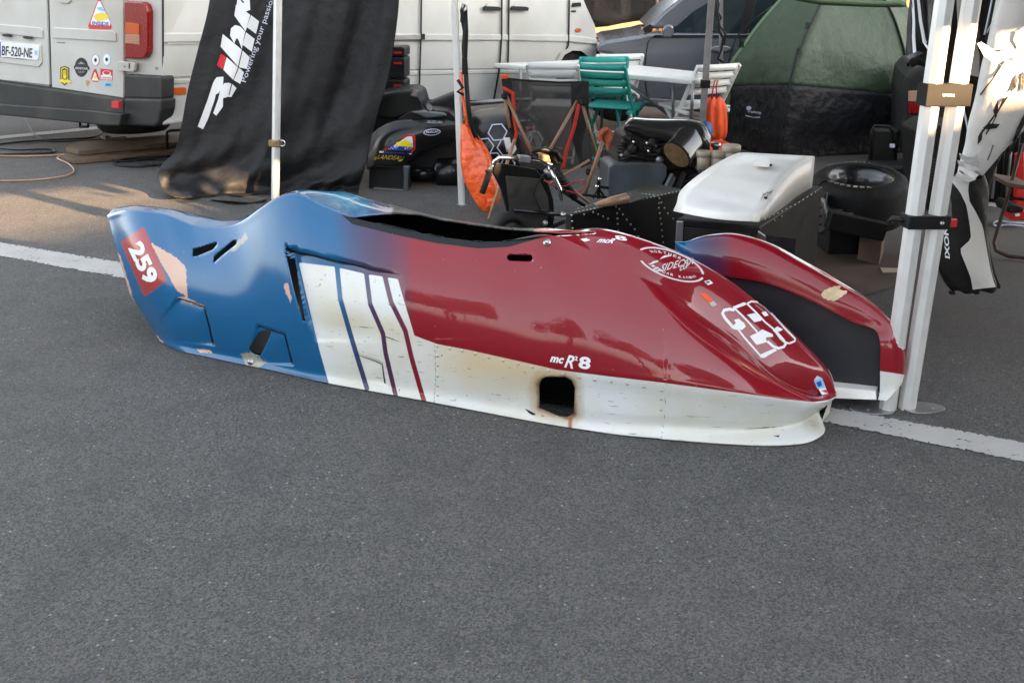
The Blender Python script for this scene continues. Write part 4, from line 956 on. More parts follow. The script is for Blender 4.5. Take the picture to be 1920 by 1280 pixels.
cs_([(1242,70),(1243,55),(1250,47),(1260,47),(1264,52),(1263,68),(1256,72)],.20,.12,'car','wing_mirror',bev=.03)
h=cs_(ell(1352,92,19,6),.03,.03,'alu_dark','door_handle',bev=.01)
cs_(ell(1197,109,6,3.2),.01,.015,'lamp_clear','side_indicator',bev=.004)
cs_([(1208,184),(1380,196),(1380,203),(1330,208),(1208,193)],.012,.02,'alu_dark','sill_trim',bev=.006)
cs_([(1205,54),(1218,46),(1226,50),(1222,60),(1208,62)],-.06,.1,'black','wiper_scuttle')
c=CP(1158,168,-.1); wl=MB().lathe(c,[(.0,-.1),(.2,-.09),(.29,-.1),(.315,-.06),(.315,.07),(.3,.1),(.2,.09),(.0,.06)],CP.n,28).build('wheel','rubber',car)
MB().lathe(c,[(.0,.1),(.06,.1),(.19,.085),(.2,.1),(.0,.105)],CP.n,20).build('wheel_rim','alu_dark',wl)
cs_([(1275,68),(1290,58),(1318,54),(1320,68)],-.2,.1,'green_light','seat_back')
# ---------- green tent
tnt=thing('dome_tent','green and dark grey dome tent with curved seam poles behind the tyre','tent',(2.8,10.0,0))
TL=[(1352,302),(1360,250),(1366,190),(1372,120),(1392,90),(1420,50),(1450,15),(1482,-20),(1520,-60)]
TM=[(1462,305),(1464,250),(1474,185),(1490,120),(1505,80),(1520,45),(1535,15),(1545,-10),(1560,-50)]
TR=[(1704,320),(1708,260),(1705,200),(1702,150),(1698,110),(1688,70),(1674,30),(1658,0),(1640,-40)]
TRR=[(1745,300),(1760,250),(1770,200),(1765,150),(1755,110),(1740,70),(1715,30),(1690,0),(1660,-40)]
nH=len(TL); tg=[]
for k in range(nH):
    h=k/(nH-1); prof=math.cos(h*1.15)
    yy=[10.6-.6*0, 9.55+.9*(1-prof), 9.75+.9*(1-prof), 10.7]
    A_=Yp(*TL[k],10.35+.5*(1-prof)); B_=Yp(*TM[k],9.5+1.2*(1-prof)); C_=Yp(*TR[k],9.9+.8*(1-prof)); D_=Yp(*TRR[k],11.0)
    tg.append([A_,B_,C_,D_])
tg=np.array([[list(p) for p in r] for r in tg]); tga,_=cr(tg,8)
rows=[]; 
for r in tga:
    rr=[]
    for a_,b_ in ((0,1),(1,2),(2,3)):
        for j in range(14):
            t=j/14; p=Vector(r[a_]).lerp(Vector(r[b_]),t); sag=.05*math.sin(math.pi*t); p+=Vector((0,sag*(.8+.4*math.sin(p.z*9+t*5)),0)); p.z=max(p.z,0.0); rr.append(p)
    rr.append(Vector(r[3])); rows.append(rr)
ks=int(len(rows)*.295)
# skirt (grey) and green fly as two parts; the seam follows the photographed line
def zsplit(p): return p.z
up=MB(); lo=MB()
for i in range(len(rows)-1):
    for j in range(len(rows[0])-1):
        q=[rows[i][j],rows[i][j+1],rows[i+1][j+1],rows[i+1][j]]; cz=sum(v.z for v in q)/4
        (up if i>=ks else lo).add(q,[(0,1,2,3)],True)
def weld(mb): 
    return mb
for mb,nm,mm in((up,'fly_sheet','green'),(lo,'ground_skirt','tent_grey')):
    o=mb.build(nm,mm,tnt); bm=bmesh.new(); bm.from_mesh(o.data); bmesh.ops.remove_doubles(bm,verts=bm.verts,dist=.0005); bmesh.ops.recalc_face_normals(bm,faces=bm.faces); bm.to_mesh(o.data); bm.free()
    d=o.modifiers.new('solid','SOLIDIFY'); d.thickness=.004
def seam(col_,m='green',r=.012):
    MB().tube([Vector(r_[col_])+Vector((0,-.015,0)) for r_ in tga],r,6).build('seam_pole',m,tnt)
seam(1,'black',.008); seam(0,'green_light',.02); seam(2,'black',.01)
rn=MB(); rn.grid([[Yp(x,y,9.3+.02*i) for x,y in dens([(1478,-15+14*i),(1540,-2+12*i),(1640,4+10*i),(1700,0+14*i)],12)] for i in (0,1)]); rn.build('rain_cover','green_light',tnt,solid=.004)
# printed badge on the skirt
tpx=lambda x,y: Yp(x,y,9.82 if 0 else 9.62)
bvt=BVHTree.FromPolygons([p for r in rows for p in r],[(i*len(rows[0])+j,i*len(rows[0])+j+1,(i+1)*len(rows[0])+j+1,(i+1)*len(rows[0])+j) for i in range(len(rows)-1) for j in range(len(rows[0])-1)])
def ont(x,y,d=.012):
    dr=ray(x,y); h=bvt.ray_cast(CO,dr); p=h[0] or Yp(x,y,9.7); return p-dr.normalized()*d
text_px('Quechua' if 0 else 'Freshmay','lilac',(1402,213),(25,3),(1,-7),ont,tnt,'printed_name',bold=.01)
strip_px([(1398,216),(1413,220),(1424,219)],[(1398,218),(1413,221),(1426,221)],'lilac',ont,tnt,'printed_line'); MB().add([ont(*p) for p in ell(1404,203,5,4,0,9)],[tuple(range(9))]).build('printed_leaf','lilac',tnt)
for x,y in ((1472,230),(1498,97),(1514,48),(1392,84)): MB().add([ont(x-3,y-6,.02),ont(x+3,y-5,.02),ont(x+2,y+6,.02),ont(x-4,y+5,.02)],[(0,1,2,3)]).build('pole_clip','black',tnt,solid=.006)
MB().tube([Yp(x,y,9.6) for x,y in ((1365,118),(1380,70),(1415,36),(1452,8))],.006,5).build('guy_rope','black',tnt)
# ---------- dark van with rear lamp behind the pole
dv=thing('dark_van','dark grey van corner with a red rear lamp behind the double pole','van',(3.6,9.0,0))
DP=Plane((3.35,8.7),(.97,-.25))
def dvp(pts,o_,th,m,nm,bev=.0): return MB().prism([DP(*p,o_) for p in pts],-DP.n*th).build(nm,m,dv,bevel=bev)
dvp([(1690,290),(1692,180),(1698,145),(1712,128),(1740,118),(2100,110),(2100,300)],0,1.2,'bumper','rear_body',.04)
dvp([(1703,171),(1726,170),(1726,191),(1703,191)],.02,.04,'lamp_clear','reverse_lens',.006); dvp([(1703,192),(1726,192),(1726,213),(1704,213)],.02,.04,'lamp_red','tail_light',.006)
dvp([(1705,244),(1730,243),(1730,275),(1706,275)],.01,.03,'black','bumper_recess',.006)
# ---------- folding table
TZ=.74
tb=thing('folding_table','long white folding table top on thin dark legs in front of the car','table',(1.0,10.0,0))
tc_=[G(925,119,TZ),G(1298,149,TZ),G(1350,144,TZ),G(1352,139,TZ),G(1100,112,TZ)]
MB().prism([p-Vector((0,0,.045)) for p in tc_],(0,0,.045)).build('table_top','white',tb,bevel=.012)
def tleg(x0,y0,x1,y1,yd): MB().tube([Yp(x0,y0,yd),Yp(x1,y1,yd)],.014,8).build('leg','alu_dark',tb)
for a_ in ((976,128,976,255,10.2),(1262,158,1262,222,9.4),(1300,152,1296,228,9.1),(1130,128,1128,240,10.6)): tleg(*a_)
tleg(1168,150,1262,222,9.6); tleg(1262,222,1340,224,9.2)
# ---------- chairs
def slat_chair(loc,rz,mname,label,s=1.0):
    t=thing('folding_chair',label,'chair',(0,0,0),'folding slatted chairs around the table'); W=.21
    # faces -y ; back at +y
    for sx in (-1,1):
        MB().bar((sx*W,.26,.80),(sx*W,-.22,0),.035,.022,up=(1,0,0)).build('leg',mname,t,bevel=.006)
        MB().bar((sx*W*.86,-.2,.44),(sx*W*.86,.30,0),.035,.022,up=(1,0,0)).build('leg',mname,t,bevel=.006)
        MB().bar((sx*W*1.0,-.24,.455),(sx*W*1.0,.16,.42),.03,.03,up=(0,0,1)).build('seat_rail',mname,t,bevel=.006)
    for k in range(7):
        y=-.24+k*.066; MB().box((0,y,.458-.0*k-.012*math.sin(k/6*3.14)),(W*2-.01,.056,.014)).build('seat_slat',mname,t,bevel=.004)
    for k,zz in enumerate((.785,.72,.655,.59)):
        y=.26-(.80-zz)*.6; pts=[]
        mb=MB(); rows_=[]
        for j in range(7):
            x=-W+2*W*j/6; yy=y+.03*(1-(x/W)**2); rows_.append([(x,yy,zz-.024),(x,yy-.012,zz+.024)])
        mb.grid(rows_).build('back_slat',mname,t,solid=.014)
    MB().box((0,-.21,.05),(W*2,.03,.02)).build('cross_bar',mname,t,bevel=.004); MB().box((0,.27,.05),(W*1.7,.03,.02)).build('cross_bar',mname,t,bevel=.004)
    t.location=loc; t.rotation_euler=(0,0,rz); t.scale=(1.05,)*3; return t
def at(px,py): return G(px,py)
slat_chair(Vector((.87,9.5,0)),R(153),'teal','bright teal slatted folding chair standing in front of the table')
slat_chair(Vector((.82,10.3,0)),R(185),'teal','teal folding chair behind the table showing only its top slats')
slat_chair(Vector((.97,10.6,0)),R(190),'white','white folding chair behind the teal chairs next to the car wheel')
slat_chair(Vector((1.62,9.5,0)),R(208),'white','white folding chair at the right table end with an orange bag under it')
slat_chair(Vector((.40,9.6,0)),R(168),'lilac' if 0 else 'white','white folding chair half hidden behind the mesh camping chair')
# ================================================ paddock things
# ---------- second, black sidecar behind the banner
bs=thing('black_sidecar','black racing sidecar with honeycomb print and round stickers behind the banner','sidecar',Yp(850,345,8.9))
KP=Plane((-.6,8.3),(1,-.04)); KB=Plane((-.1,8.55),(1,-.04))
def kp(pts,o_,th,m,nm,bev=.0,pl=KP): return MB().prism([pl(*p,o_) for p in pts],-pl.n*th).build(nm,m,bs,bevel=bev)
# wedge nose: top deck + flank, with curvature
def patch(rows,m,nm,pl=KP,sol=.01,k=6,par_=None):
    a_=np.array([[list(pl(x,y,o_)) for x,y,o_ in r] for r in rows]); b_,_=cr(a_,k); c_,_=cr(np.swapaxes(b_,0,1),k); c_=np.swapaxes(c_,0,1)
    return MB().grid([[Vector(p) for p in r] for r in c_]).build(nm,m,par_ or bs,solid=sol), c_
fl_,flc=patch([[(690,262,.0),(713,240,.1),(740,228,.12),(800,224,.1),(862,222,.0)],
 [(690,280,.08),(712,262,.18),(745,252,.22),(805,243,.18),(862,240,.06)],
 [(688,300,.1),(712,285,.2),(750,278,.24),(800,262,.18),(862,255,.02)],
 [(688,318,.1),(705,312,.18),(742,310,.2),(772,300,.12),(800,280,.0)]],'black_gloss','flank')
kp([(745,224),(768,210),(812,207),(840,209),(856,224),(856,228),(745,228)],.05,.3,'black_metal','deck_box',.02)
kp([(770,210),(790,208),(832,212),(838,218),(800,222)],.09,.05,'tank','deck_plate',.01)
kp([(690,262),(755,226),(770,228),(705,250)],.02,.01,'tank','edge_strip')
kp([(690,255),(858,250),(862,300),(850,318),(770,318),(690,322)],-.12,.5,'black','under_body',.02); kp([(790,225),(800,196),(850,176),(862,178),(862,235)],-.25,.3,'black','fairing_rear',.03)
kp([(692,311),(765,314),(767,358),(690,358)],.1,.28,'black','side_pod',.02); kp([(755,310),(768,312),(765,330),(764,358),(756,357),(757,335)],.16,.06,'tank','pod_fin',.01)
kp([(700,352),(762,356),(760,362),(700,360)],.15,.1,'tank','splitter',.005)
MB().tube([KP(770,327,-.1),KP(815,327,-.1)],.055,16).build('axle_tube','black_gloss',bs)
MB().tube([KP(812,327,-.15),KP(822,325,-.15),KP(850,325,-.15),KP(880,330,-.2)],[.06,.13,.14,.1],20).build('silencer','black_gloss',bs)
kp([(737,225),(700,222),(704,180),(740,172),(770,170),(785,176),(792,200),(800,208),(770,215)],-.1,.5,'black','seat_hump',.03)
patch([[(775,168,-.05),(788,172,.02),(800,188,.05),(815,207,.02)],[(770,180,.02),(782,184,.08),(793,198,.1),(806,212,.08)]],'black_gloss','screen_edge')
# rear body with honeycomb
hb,hbc=patch([[(865,226,-.3),(895,208,-.15),(945,202,-.1),(990,210,-.15),(1030,235,-.3)],
 [(862,250,-.1),(900,232,.05),(950,226,.1),(1000,235,.05),(1042,265,-.15)],
 [(860,285,-.05),(900,280,.15),(950,278,.2),(1005,285,.12),(1048,300,-.1)],
 [(858,340,-.1),(900,352,.05),(950,352,.08),(1005,350,.04),(1045,345,-.1)]],'black_gloss','tail_body',pl=KB)
hbv=BVHTree.FromPolygons([Vector(p) for r in hbc for p in r],[(i*len(hbc[0])+j,i*len(hbc[0])+j+1,(i+1)*len(hbc[0])+j+1,(i+1)*len(hbc[0])+j) for i in range(len(hbc)-1) for j in range(len(hbc[0])-1)])
fbv=BVHTree.FromPolygons([Vector(p) for r in flc for p in r],[(i*len(flc[0])+j,i*len(flc[0])+j+1,(i+1)*len(flc[0])+j+1,(i+1)*len(flc[0])+j) for i in range(len(flc)-1) for j in range(len(flc[0])-1)])
def onh(bv,pl):
    def f(x,y,d=.014):
        dr=ray(x,y); h=bv.ray_cast(CO,dr); p=h[0] or pl(x,y,.05); return p-dr.normalized()*d
    return f
oh=onh(hbv,KB); of=onh(fbv,KP)
def hexo(cx,cy,r,rot=0):
    P=[(cx+r*math.cos(R(60*k+rot)),cy+r*.95*math.sin(R(60*k+rot))) for k in range(7)]; Q=[(cx+(r-2.6)*math.cos(R(60*k+rot)),cy+(r-2.6)*.95*math.sin(R(60*k+rot))) for k in range(7)]
    strip_px(P,Q,'lilac',oh,bs,'honeycomb_print')
for cx,cy in ((933,248),(908,275),(950,276),(925,302),(888,302),(1000,262),(1018,290),(865,318),(985,240),(948,308),(904,325)): hexo(cx,cy,19,-5)
MB().add([oh(*p,.018) for p in ((985,236),(1004,238),(998,278),(982,276))],[(0,1,2,3)]).build('number_board','redp',bs); text_px('0','sticker_white',(988,270),(9,0),(2,-22),lambda x,y: oh(x,y,.022),bs,'race_number',bold=.05)
def fpoly(P,m,d,nm='sticker'): return MB().add([of(x,y,d) for x,y in P],[tuple(range(len(P)))]).build(nm,m,bs)
fpoly([(717,282),(763,252),(776,252),(779,256),(779,280),(772,287)],'redp',.02); fpoly([(727,280),(764,256),(773,256),(775,275),(770,281)],'sticker_white',.024); fpoly([(742,268),(760,262),(774,270),(770,277),(748,274)],'yellow',.027)
text_px('INSIDE','blue',(728,281),(42,3),(3,-8),lambda x,y: of(x,y,.03),bs,'sticker_lettering',bold=.03,shear=.2); fpoly([(712,283),(773,288),(771,289.6),(711,286.6)],'sticker_white',.025); text_px('www.inside.fr','blue',(716,286.6),(52,2.8),(1,-3),lambda x,y: of(x,y,.033),bs,'sticker_lettering')
text_px('LANDEAU','gold',(706,298),(50,3),(3,-8),lambda x,y: of(x,y,.025),bs,'sticker_lettering',bold=.01,shear=.3); fpoly([(702,294),(756,299),(752,303),(700,300)],'gold',.023)
text_px('SUZUKI','alu_dark',(801,231),(28,1),(1,-5),lambda x,y: of(x,y,.03),bs,'sticker_lettering')
P=ell(810,248,16,6.2,-4); Q=ell(810,248,14.5,5,-4); strip_px(P+[P[0]],Q+[Q[0]],'lilac',lambda x,y: of(x,y,.025),bs,'oval_sticker'); text_px('SIDECAR','lilac',(798,250),(24,-1),(1,-4),lambda x,y: of(x,y,.027),bs,'sticker_lettering',bold=.02)
MB().tube([KB(880,195,-.5),KB(935,190,-.5),KB(995,186,-.5)],.02,8).build('cross_tube','alu_dark',bs)
# ---------- stacked tool cases
tcs=thing('tool_case_stack','black tool cases with red latches stacked beside the banner edge','tool case',Yp(740,250,8.95))
TP=Plane((-.9,9.0),(1,-.1))
for y0,y1 in ((88,108),(108,148),(150,172)):
    c_=MB().prism([TP(*p,.1) for p in ((690,y0),(754,y0),(758,y0+3),(758,y1-1),(690,y1-1))],-TP.n*.25).build('case','black',tcs,bevel=.012)
    MB().prism([TP(*p,.108) for p in ((738,y0+9),(753,y0+9),(753,y0+13),(738,y0+13))],-TP.n*.01).build('latch','red',c_)
MB().prism([TP(*p,.05) for p in ((690,172),(757,172),(757,345),(690,345))],-TP.n*.2).build('case_base','black',tcs,bevel=.01)
# ---------- orange dry bag hanging from the tent pole, and its strap
ob=thing('dry_bag','glossy orange dry bag sagging beside the slim middle tent pole','bag',G(905,390))
obr=[(866,880,233),(866,888,246),(865,900,262),(863,914,286),(864,922,312),(870,929,340),(882,934,362),(894,934,378),(904,930,389),(912,922,392)]
cs=[]
for i,(xl,xr,y) in enumerate(obr):
    yy=7.55-.015*i; c=Yp((xl+xr)/2+(3 if 2<i<8 else 0),y,yy); rr=(xr-xl)/2/FPX*yy*1.12
    cs.append([c+Vector((rr*math.cos(t),rr*.55*math.sin(t)*(1+.12*math.sin(3*t+i)+.10*math.sin(8*t+.6*i)*max(0,1-i/6)),.02*math.cos(t)*(i>5)+.006*math.sin(4*t+i*1.3))) for t in [2*math.pi*k/40 for k in range(40)]])
MB().grid(cs,closed=True).build('bag_body','orange',ob,sub=1)
MB().tube([Yp(*p) for p in ((878,236,7.5),(872,205,7.55),(867,175,7.56),(865,135,7.58))],[.02,.014,.012,.01],8).build('bag_neck','orange',ob)
MB().grid([[Yp(914+2*j,372+6*i,7.35) for i in range(4)] for j in range(7)]).build('bag_flap','orange',ob,solid=.004)
st_=thing('ratchet_strap','black ratchet strap with steel hook tied round the middle tent pole','strap',Yp(872,150,7.5))
MB().tube([Yp(x,y,7.5) for x,y in ((870,8),(866,20),(867,35),(871,60),(869,90),(870,115))],.014,6).build('webbing','black',st_)
MB().tube([Yp(x,y,7.48) for x,y in ((872,20),(874,60),(872,110),(875,160),(878,200),(883,235),(893,258))],.016,6).build('webbing','black',st_)
MB().tube([Yp(x,y,7.47) for x,y in ((870,8),(867,14),(870,22),(875,18),(874,10))],.007,6).build('hook','steel',st_); MB().bar(Yp(868,24,7.48),Yp(867,42,7.48),.035,.03).build('buckle','black',st_,bevel=.004); MB().bar(Yp(871,108,7.48),Yp(871,140,7.48),.04,.035).build('buckle','black',st_,bevel=.006)
MB().tube([Yp(x,y,7.46) for x,y in ((858,150),(868,165),(858,172),(870,178))],.012,6).build('knot','black',st_); MB().tube([Yp(x,y,7.45) for x,y in ((874,140),(877,190),(890,250),(898,262))],.006,5).build('loose_end','black',st_)
# ---------- camping chair with mesh back
cc=thing('camping_chair','folding camping chair with grey mesh back, tan tube legs and red straps','chair',Yp(1020,330,7.7))
QP=Plane((.25,7.75),(1,-.03))
mesh_m=mat('mesh_fabric',(.045,.04,.037),.8,alpha=.86,noise=.1,nscale=40); M['mesh']=mesh_m
def wav(P,n=10): return P
patch([[(944,148,0),(985,152,-.06),(1050,156,-.06),(1104,155,0)],[(949,200,.03),(990,215,-.05),(1050,215,-.05),(1103,205,.03)],[(958,270,.05),(1000,285,-.0),(1050,285,0),(1106,270,.05)],[(975,312,.05),(1010,318,.0),(1060,318,0),(1110,308,.05)]],'mesh','mesh_back',pl=QP,sol=.0,par_=cc)
for q_ in ([(940,148),(960,150),(964,230),(980,290),(985,310),(965,300),(948,210)],[(1070,156),(1104,154),(1104,215),(1110,300),(1090,316),(1072,260)]):
    MB().prism([QP(*p,.035) for p in q_],-QP.n*.02).build('side_panel','cloth',cc,bevel=.004)
MB().tube([QP(x,y,.02) for x,y in ((942,147),(985,151),(1050,155),(1104,154))],.008,6).build('back_rail','black',cc)
def ct(a_,b_,oa,ob_,m='tan',r=.012,nm='leg',pr=None): return MB().tube([QP(*a_,oa),QP(*b_,ob_)],r,10).build(nm,m,pr or cc)
ct((948,178),(998,288),.10,.25); ct((1082,190),(1020,300),.10,.3); ct((1092,196),(1130,330),.1,-.1); ct((946,180),(956,240),.06,.1)
ct((916,412),(965,262),.75,.35); ct((1096,366),(1131,262),.35,.4,r=.014); ct((1030,345),(1105,300),.2,.1,nm='brace',r=.010)
for x,y in ((946,180),(1092,192),(1104,322)): MB().lathe(QP(x,y,.11),[(.0,-.03),(.022,-.03),(.022,.03),(0,.03)],QP.n,12).build('joint','black',cc)
def ribbon(P,wd,m,nm,pl=QP,pa=None,o_=.13):
    P=dens(P,8); A_=[];B_=[]
    for i,p in enumerate(P):
        q=P[min(i+1,len(P)-1)]; r=P[max(i-1,0)]; dx,dy=q[0]-r[0],q[1]-r[1]; l=math.hypot(dx,dy) or 1; A_.append((p[0]-dy/l*wd/2,p[1]+dx/l*wd/2)); B_.append((p[0]+dy/l*wd/2,p[1]-dx/l*wd/2))
    mb=MB(); mb.grid([[pl(*a_,o_),pl(*b_,o_)] for a_,b_ in zip(A_,B_)]); return mb.build(nm,m,pa or cc,solid=.003)
ribbon([(942,165),(962,175),(964,220),(969,250),(963,270)],7,'redband','strap'); ribbon([(1086,195),(1076,240),(1063,280),(1055,318)],7,'redband','strap')
MB().box(QP(946,144,.03),(.05,.03,.03)).build('corner_cap','orange2',cc,bevel=.005)
MB().grid([[QP(944+4*i+ (2*j),258+9*j,.16+.01*((i+j)%2)) for i in range(4)] for j in range(4)]).build('tag_cloth','white',cc,solid=.004); MB().prism([QP(*p,.2) for p in ((955,272),(966,272),(969,280),(962,290),(953,288))],-QP.n*.02).build('strap_end','white',cc,bevel=.006)
tw=thing('shop_towel','rust coloured towel hung over the end of a tan pole','towel',Yp(1145,290,7.3))
tr_=[]
for i in range(9):
    r=[]
    for j in range(11):
        s=j/10; x=1121+34*s+3*math.sin(i*1.1); yb=[262,238,240,300][0]
        top=262-24*math.sin(math.pi*min(1,.15+s*.85)); bot=[268,262,262,268,276,284,292,303,300,285,262][j]; y=top+(bot-top)*i/8; r.append(Yp(x,y,7.25+.025*math.sin(s*14+i*.4)))
    tr_.append(r)
MB().grid(tr_).build('towel_cloth','towel',tw,solid=.008,sub=1)
# ---------- bare chassis
ch=thing('sidecar_chassis','bare black racing sidecar chassis with engine, handlebars and white cover under the gazebo','sidecar chassis',G(1300,470))
CPl=Plane((.25,5.05),(.86,.51))
# monocoque tub: near wall from (1045,405)..(1440,480), tops receding
def H8(a,b,c,d,e,f,g,h,m,nm,bev=.004,pa=None): return MB().hexa([a,b,c,d,e,f,g,h]).build(nm,m,pa or ch,bevel=bev)
ZT=.50
tA=G(1070,400,ZT); tB=G(1282,352,ZT); # top near edge of the front tub
fA=G(1072,402,ZT); fB=G(1285,356,ZT); dpt=Vector((-.30,.42,0))
def up(p,z): return Vector((p.x,p.y,z))
w_=dpt.normalized()*.42
H8(up(fA,.10),up(fB,.10),up(fB+w_*.6,.10),up(fA+w_*.12,.10),fA,fB,fB+w_*.6,fA+w_*.12,'black_metal','front_tub',.006)
# rear tub below the white cover
rA=up(fB,.0)-Vector((0.0,.0,0)); 
cvr=[G(1267,400,.60),G(1424,418,.60),G(1528,330,.62),G(1380,292,.74)]
c0,c1=G(1270,402,.575),G(1425,417,.575); c2=G(1520,352,.6); back=(c2-c1)*1.3
H8(up(c0,.08),up(c1,.08),up(c1+back,.08),up(c0+back,.08),up(c0,.555),up(c1,.555),up(c1+back,.57),up(c0+back,.57),'black_metal','radiator_box',.006)
RX=(c1-c0).normalized(); RN=Vector((RX.y,-RX.x,0)); RN=RN if RN.y<0 else -RN
ra=up(c0,.22)+RX*.04+RN*.004
core=MB().hexa([ra,ra+RX*.50,ra+RX*.50-RN*.01,ra-RN*.01]+[q+Vector((0,0,.30)) for q in (ra,ra+RX*.50,ra+RX*.50-RN*.01,ra-RN*.01)]).build('radiator_core','black',ch)
fins=MB()
L_=(c1-c0).length-.08
for i in range(40):
    p=ra+RX*(L_*i/39)+RN*.006; fins.bar(p,p+Vector((0,0,.30)),.0025,.003)
for j in range(26):
    p=ra+Vector((0,0,.30*j/25))+RN*.008; fins.bar(p,p+RX*L_,.003,.0025)
f_o=fins.build('radiator_mesh','bumper',core); f_o['kind']='stuff'
MB().bar(up(c0,.18)+RX*.02+RN*.02,up(c0,.55)+RX*.02+RN*.02,.03,.02).build('frame_strut','alu_dark',ch,bevel=.003)
sdp=[up(c1,z)+RX*x+RN*.01 for x,z in ((-.005,.54),(.03,.52),(.05,.44),(.055,.34),(.045,.25),(.02,.2),(-.005,.2))]
MB().prism(sdp,-RN*.01).build('side_duct','steel',ch,bevel=.003)
# white cover: curved shell from rounded front edge to raised rear
TLc=[(1263,396,.575),(1268,385,.60),(1277,358,.63),(1320,322,.685),(1385,288,.73),(1400,287,.73)]
TRc=[(1423,416,.575),(1424,404,.60),(1430,394,.62),(1463,345,.70),(1500,308,.73),(1527,294,.73)]
cv=[]
for (a_,b_) in zip(TLc,TRc):
    r=[]
    for j in range(9):
        s=j/8; x=a_[0]+(b_[0]-a_[0])*s; y=a_[1]+(b_[1]-a_[1])*s; z=a_[2]+(b_[2]-a_[2])*s+.012*math.sin(math.pi*s); 
        yy=y+(5*math.sin(math.pi*s) if a_[1]>380 else 0); r.append(list(G(x,yy,z)))
    cv.append(r)
cv=np.array(cv); q_,_=cr(cv,8)
# moulded ribs
for i in range(q_.shape[0]):
    for j in range(9):
        if 2<=j<=6: q_[i,j,2]+= .004*max(0,math.sin(i*1.15))*(1 if 14<i<32 else 0)
wc_=MB().grid([[Vector(p) for p in r] for r in q_]).build('white_cover','white_cover',ch,solid=.006)
sdw=[Vector(q_[i,8]) for i in range(0,q_.shape[0],2)]
low=[]
for i,p in enumerate(sdw): low.append(Vector((p.x,p.y,max(.575,.575+(p.z-.575)*.0)))+Vector((0,0,0)))
MB().grid([[p,l] for p,l in zip(sdw,low)]).build('cover_side','white_cover',wc_,solid=.006)
MB().prism([G(x,y,.735)+Vector((0,0,.012)) for x,y in ((1415,307),(1440,307),(1444,312),(1442,319),(1412,317))],(0,0,.012)).build('cover_pad','white_cover',wc_,bevel=.004)
def onc(x,y,z=.66):
    return G(x,y,z)
cvb=BVHTree.FromPolygons([Vector(p) for r in q_ for p in r],[(i*9+j,i*9+j+1,(i+1)*9+j+1,(i+1)*9+j) for i in range(q_.shape[0]-1) for j in range(8)])
def oncv(x,y,d=.012):
    dr=ray(x,y); h=cvb.ray_cast(CO,dr); return (h[0] or G(x,y,.66))-dr.normalized()*d
text_px('TOM','black',(1424,376),(20,-9),(6,-12),oncv,wc_,'sticker_lettering',bold=.0)
MB().add([oncv(x,y) for x,y in ell(1436,371,3,2.6,0,10)],[tuple(range(10))]).build('sticker_spot','black',wc_)
MB().tube([G(1443,310,.75),G(1447,310,.75)],.006,8).build('cover_stud','black',wc_)
# rivets
rvm=MB()
def riv(pts,f,n):
    P=dens(pts,n)
    for x,y in P: rvm.lathe(f(x,y),[(.0055,-.002),(.0055,.002),(.002,.004)],f.nn,6)
class FPl:
    def __init__(s,p,q,o_=.004): s.pl=Plane((p.x,p.y),((q-p).x,(q-p).y)); s.o=o_; s.nn=s.pl.n
    def __call__(s,x,y): return s.pl(x,y,s.o)
fw=FPl(fA,fB); 
riv([(1072,404),(1073,415),(1074,428)],fw,11)
for a_ in ([(1155,388),(1157,400),(1158,420),(1160,445)],[(1161,392),(1175,412),(1190,430),(1197,444)],[(1236,372),(1235,390),(1240,420),(1243,455)],[(1240,380),(1252,400),(1262,410)],[(1095,402),(1112,398),(1140,410)]): riv(a_,fw,9)
class TPl:
    nn=Vector((0,0,1))
    def __call__(s,x,y): return G(x,y,ZT+.002)
riv([(1080,398),(1150,384),(1220,370),(1275,358)],TPl(),7); riv([(1085,391),(1130,378),(1190,362),(1225,366)],TPl(),7)
sw1=FPl(c1,c1+back)
riv([(1434,411),(1450,404),(1490,384),(1528,361)],sw1,8); riv([(1465,406),(1452,414)],sw1,14)
o=rvm.build('rivet','steel',ch); o['kind']='stuff'
# cockpit cutout rim, wood handle on the tub
MB().prism([G(x,y,ZT+.003) for x,y in ((1150,376),(1190,362),(1222,368),(1180,382))],(0,0,.004)).build('tub_recess','black',ch)
MB().tube([G(1118,384,.52),G(1145,378,.53),G(1174,372,.53)],[.012,.024,.028],10).build('wooden_grip','tan',ch)
# hub, brake and suspension at the right
hubc=Yp(1545,400,5.95); 
for nm,r0,m_,prf in (('brake_disc',0,'engine',[(.0,-.01),(.12,-.01),(.12,.01),(.0,.01)]),('hub','','engine',[(.0,-.08),(.05,-.08),(.05,.02),(.035,.03),(.03,.1),(.018,.1),(.018,.16),(.0,.16)])):
    MB().lathe(hubc,prf,(.93,-.36,0),24).build(nm,m_,ch,bevel=0)
MB().prism([Yp(*p,5.80) for p in ((1518,375),(1530,372),(1545,378),(1550,400),(1548,425),(1540,438),(1528,435),(1522,418),(1510,414),(1508,398),(1518,394))],(.03,.09,0)).build('brake_caliper','alu_dark',ch,bevel=.008)
for x,y in ((1528,388),(1528,404),(1528,420)): MB().bar(Yp(x-6,y,5.785),Yp(x+12,y+1,5.785),.018,.012).build('caliper_rib','engine',ch)
for x,y in ((1578,402),(1588,404),(1565,420),(1566,412)): MB().lathe(Yp(x,y,5.82),[(.0,0),(.014,0),(.014,.02),(.0,.024)],(.6,-.8,0),6).build('nut','alu_dark',ch)
MB().bar(Yp(1552,412,5.72),Yp(1658,434,5.72),.08,.10).build('swing_arm','black_metal',ch,bevel=.008); MB().tube([Yp(1655,430,6.0),Yp(1672,418,6.0),Yp(1670,408,6.02)],.008,6).build('brake_line','black',ch)
MB().tube([Yp(1530,350,6.1),Yp(1545,338,6.1),Yp(1560,345,6.1),Yp(1555,372,6.0)],.006,6).build('brake_line','black',ch)
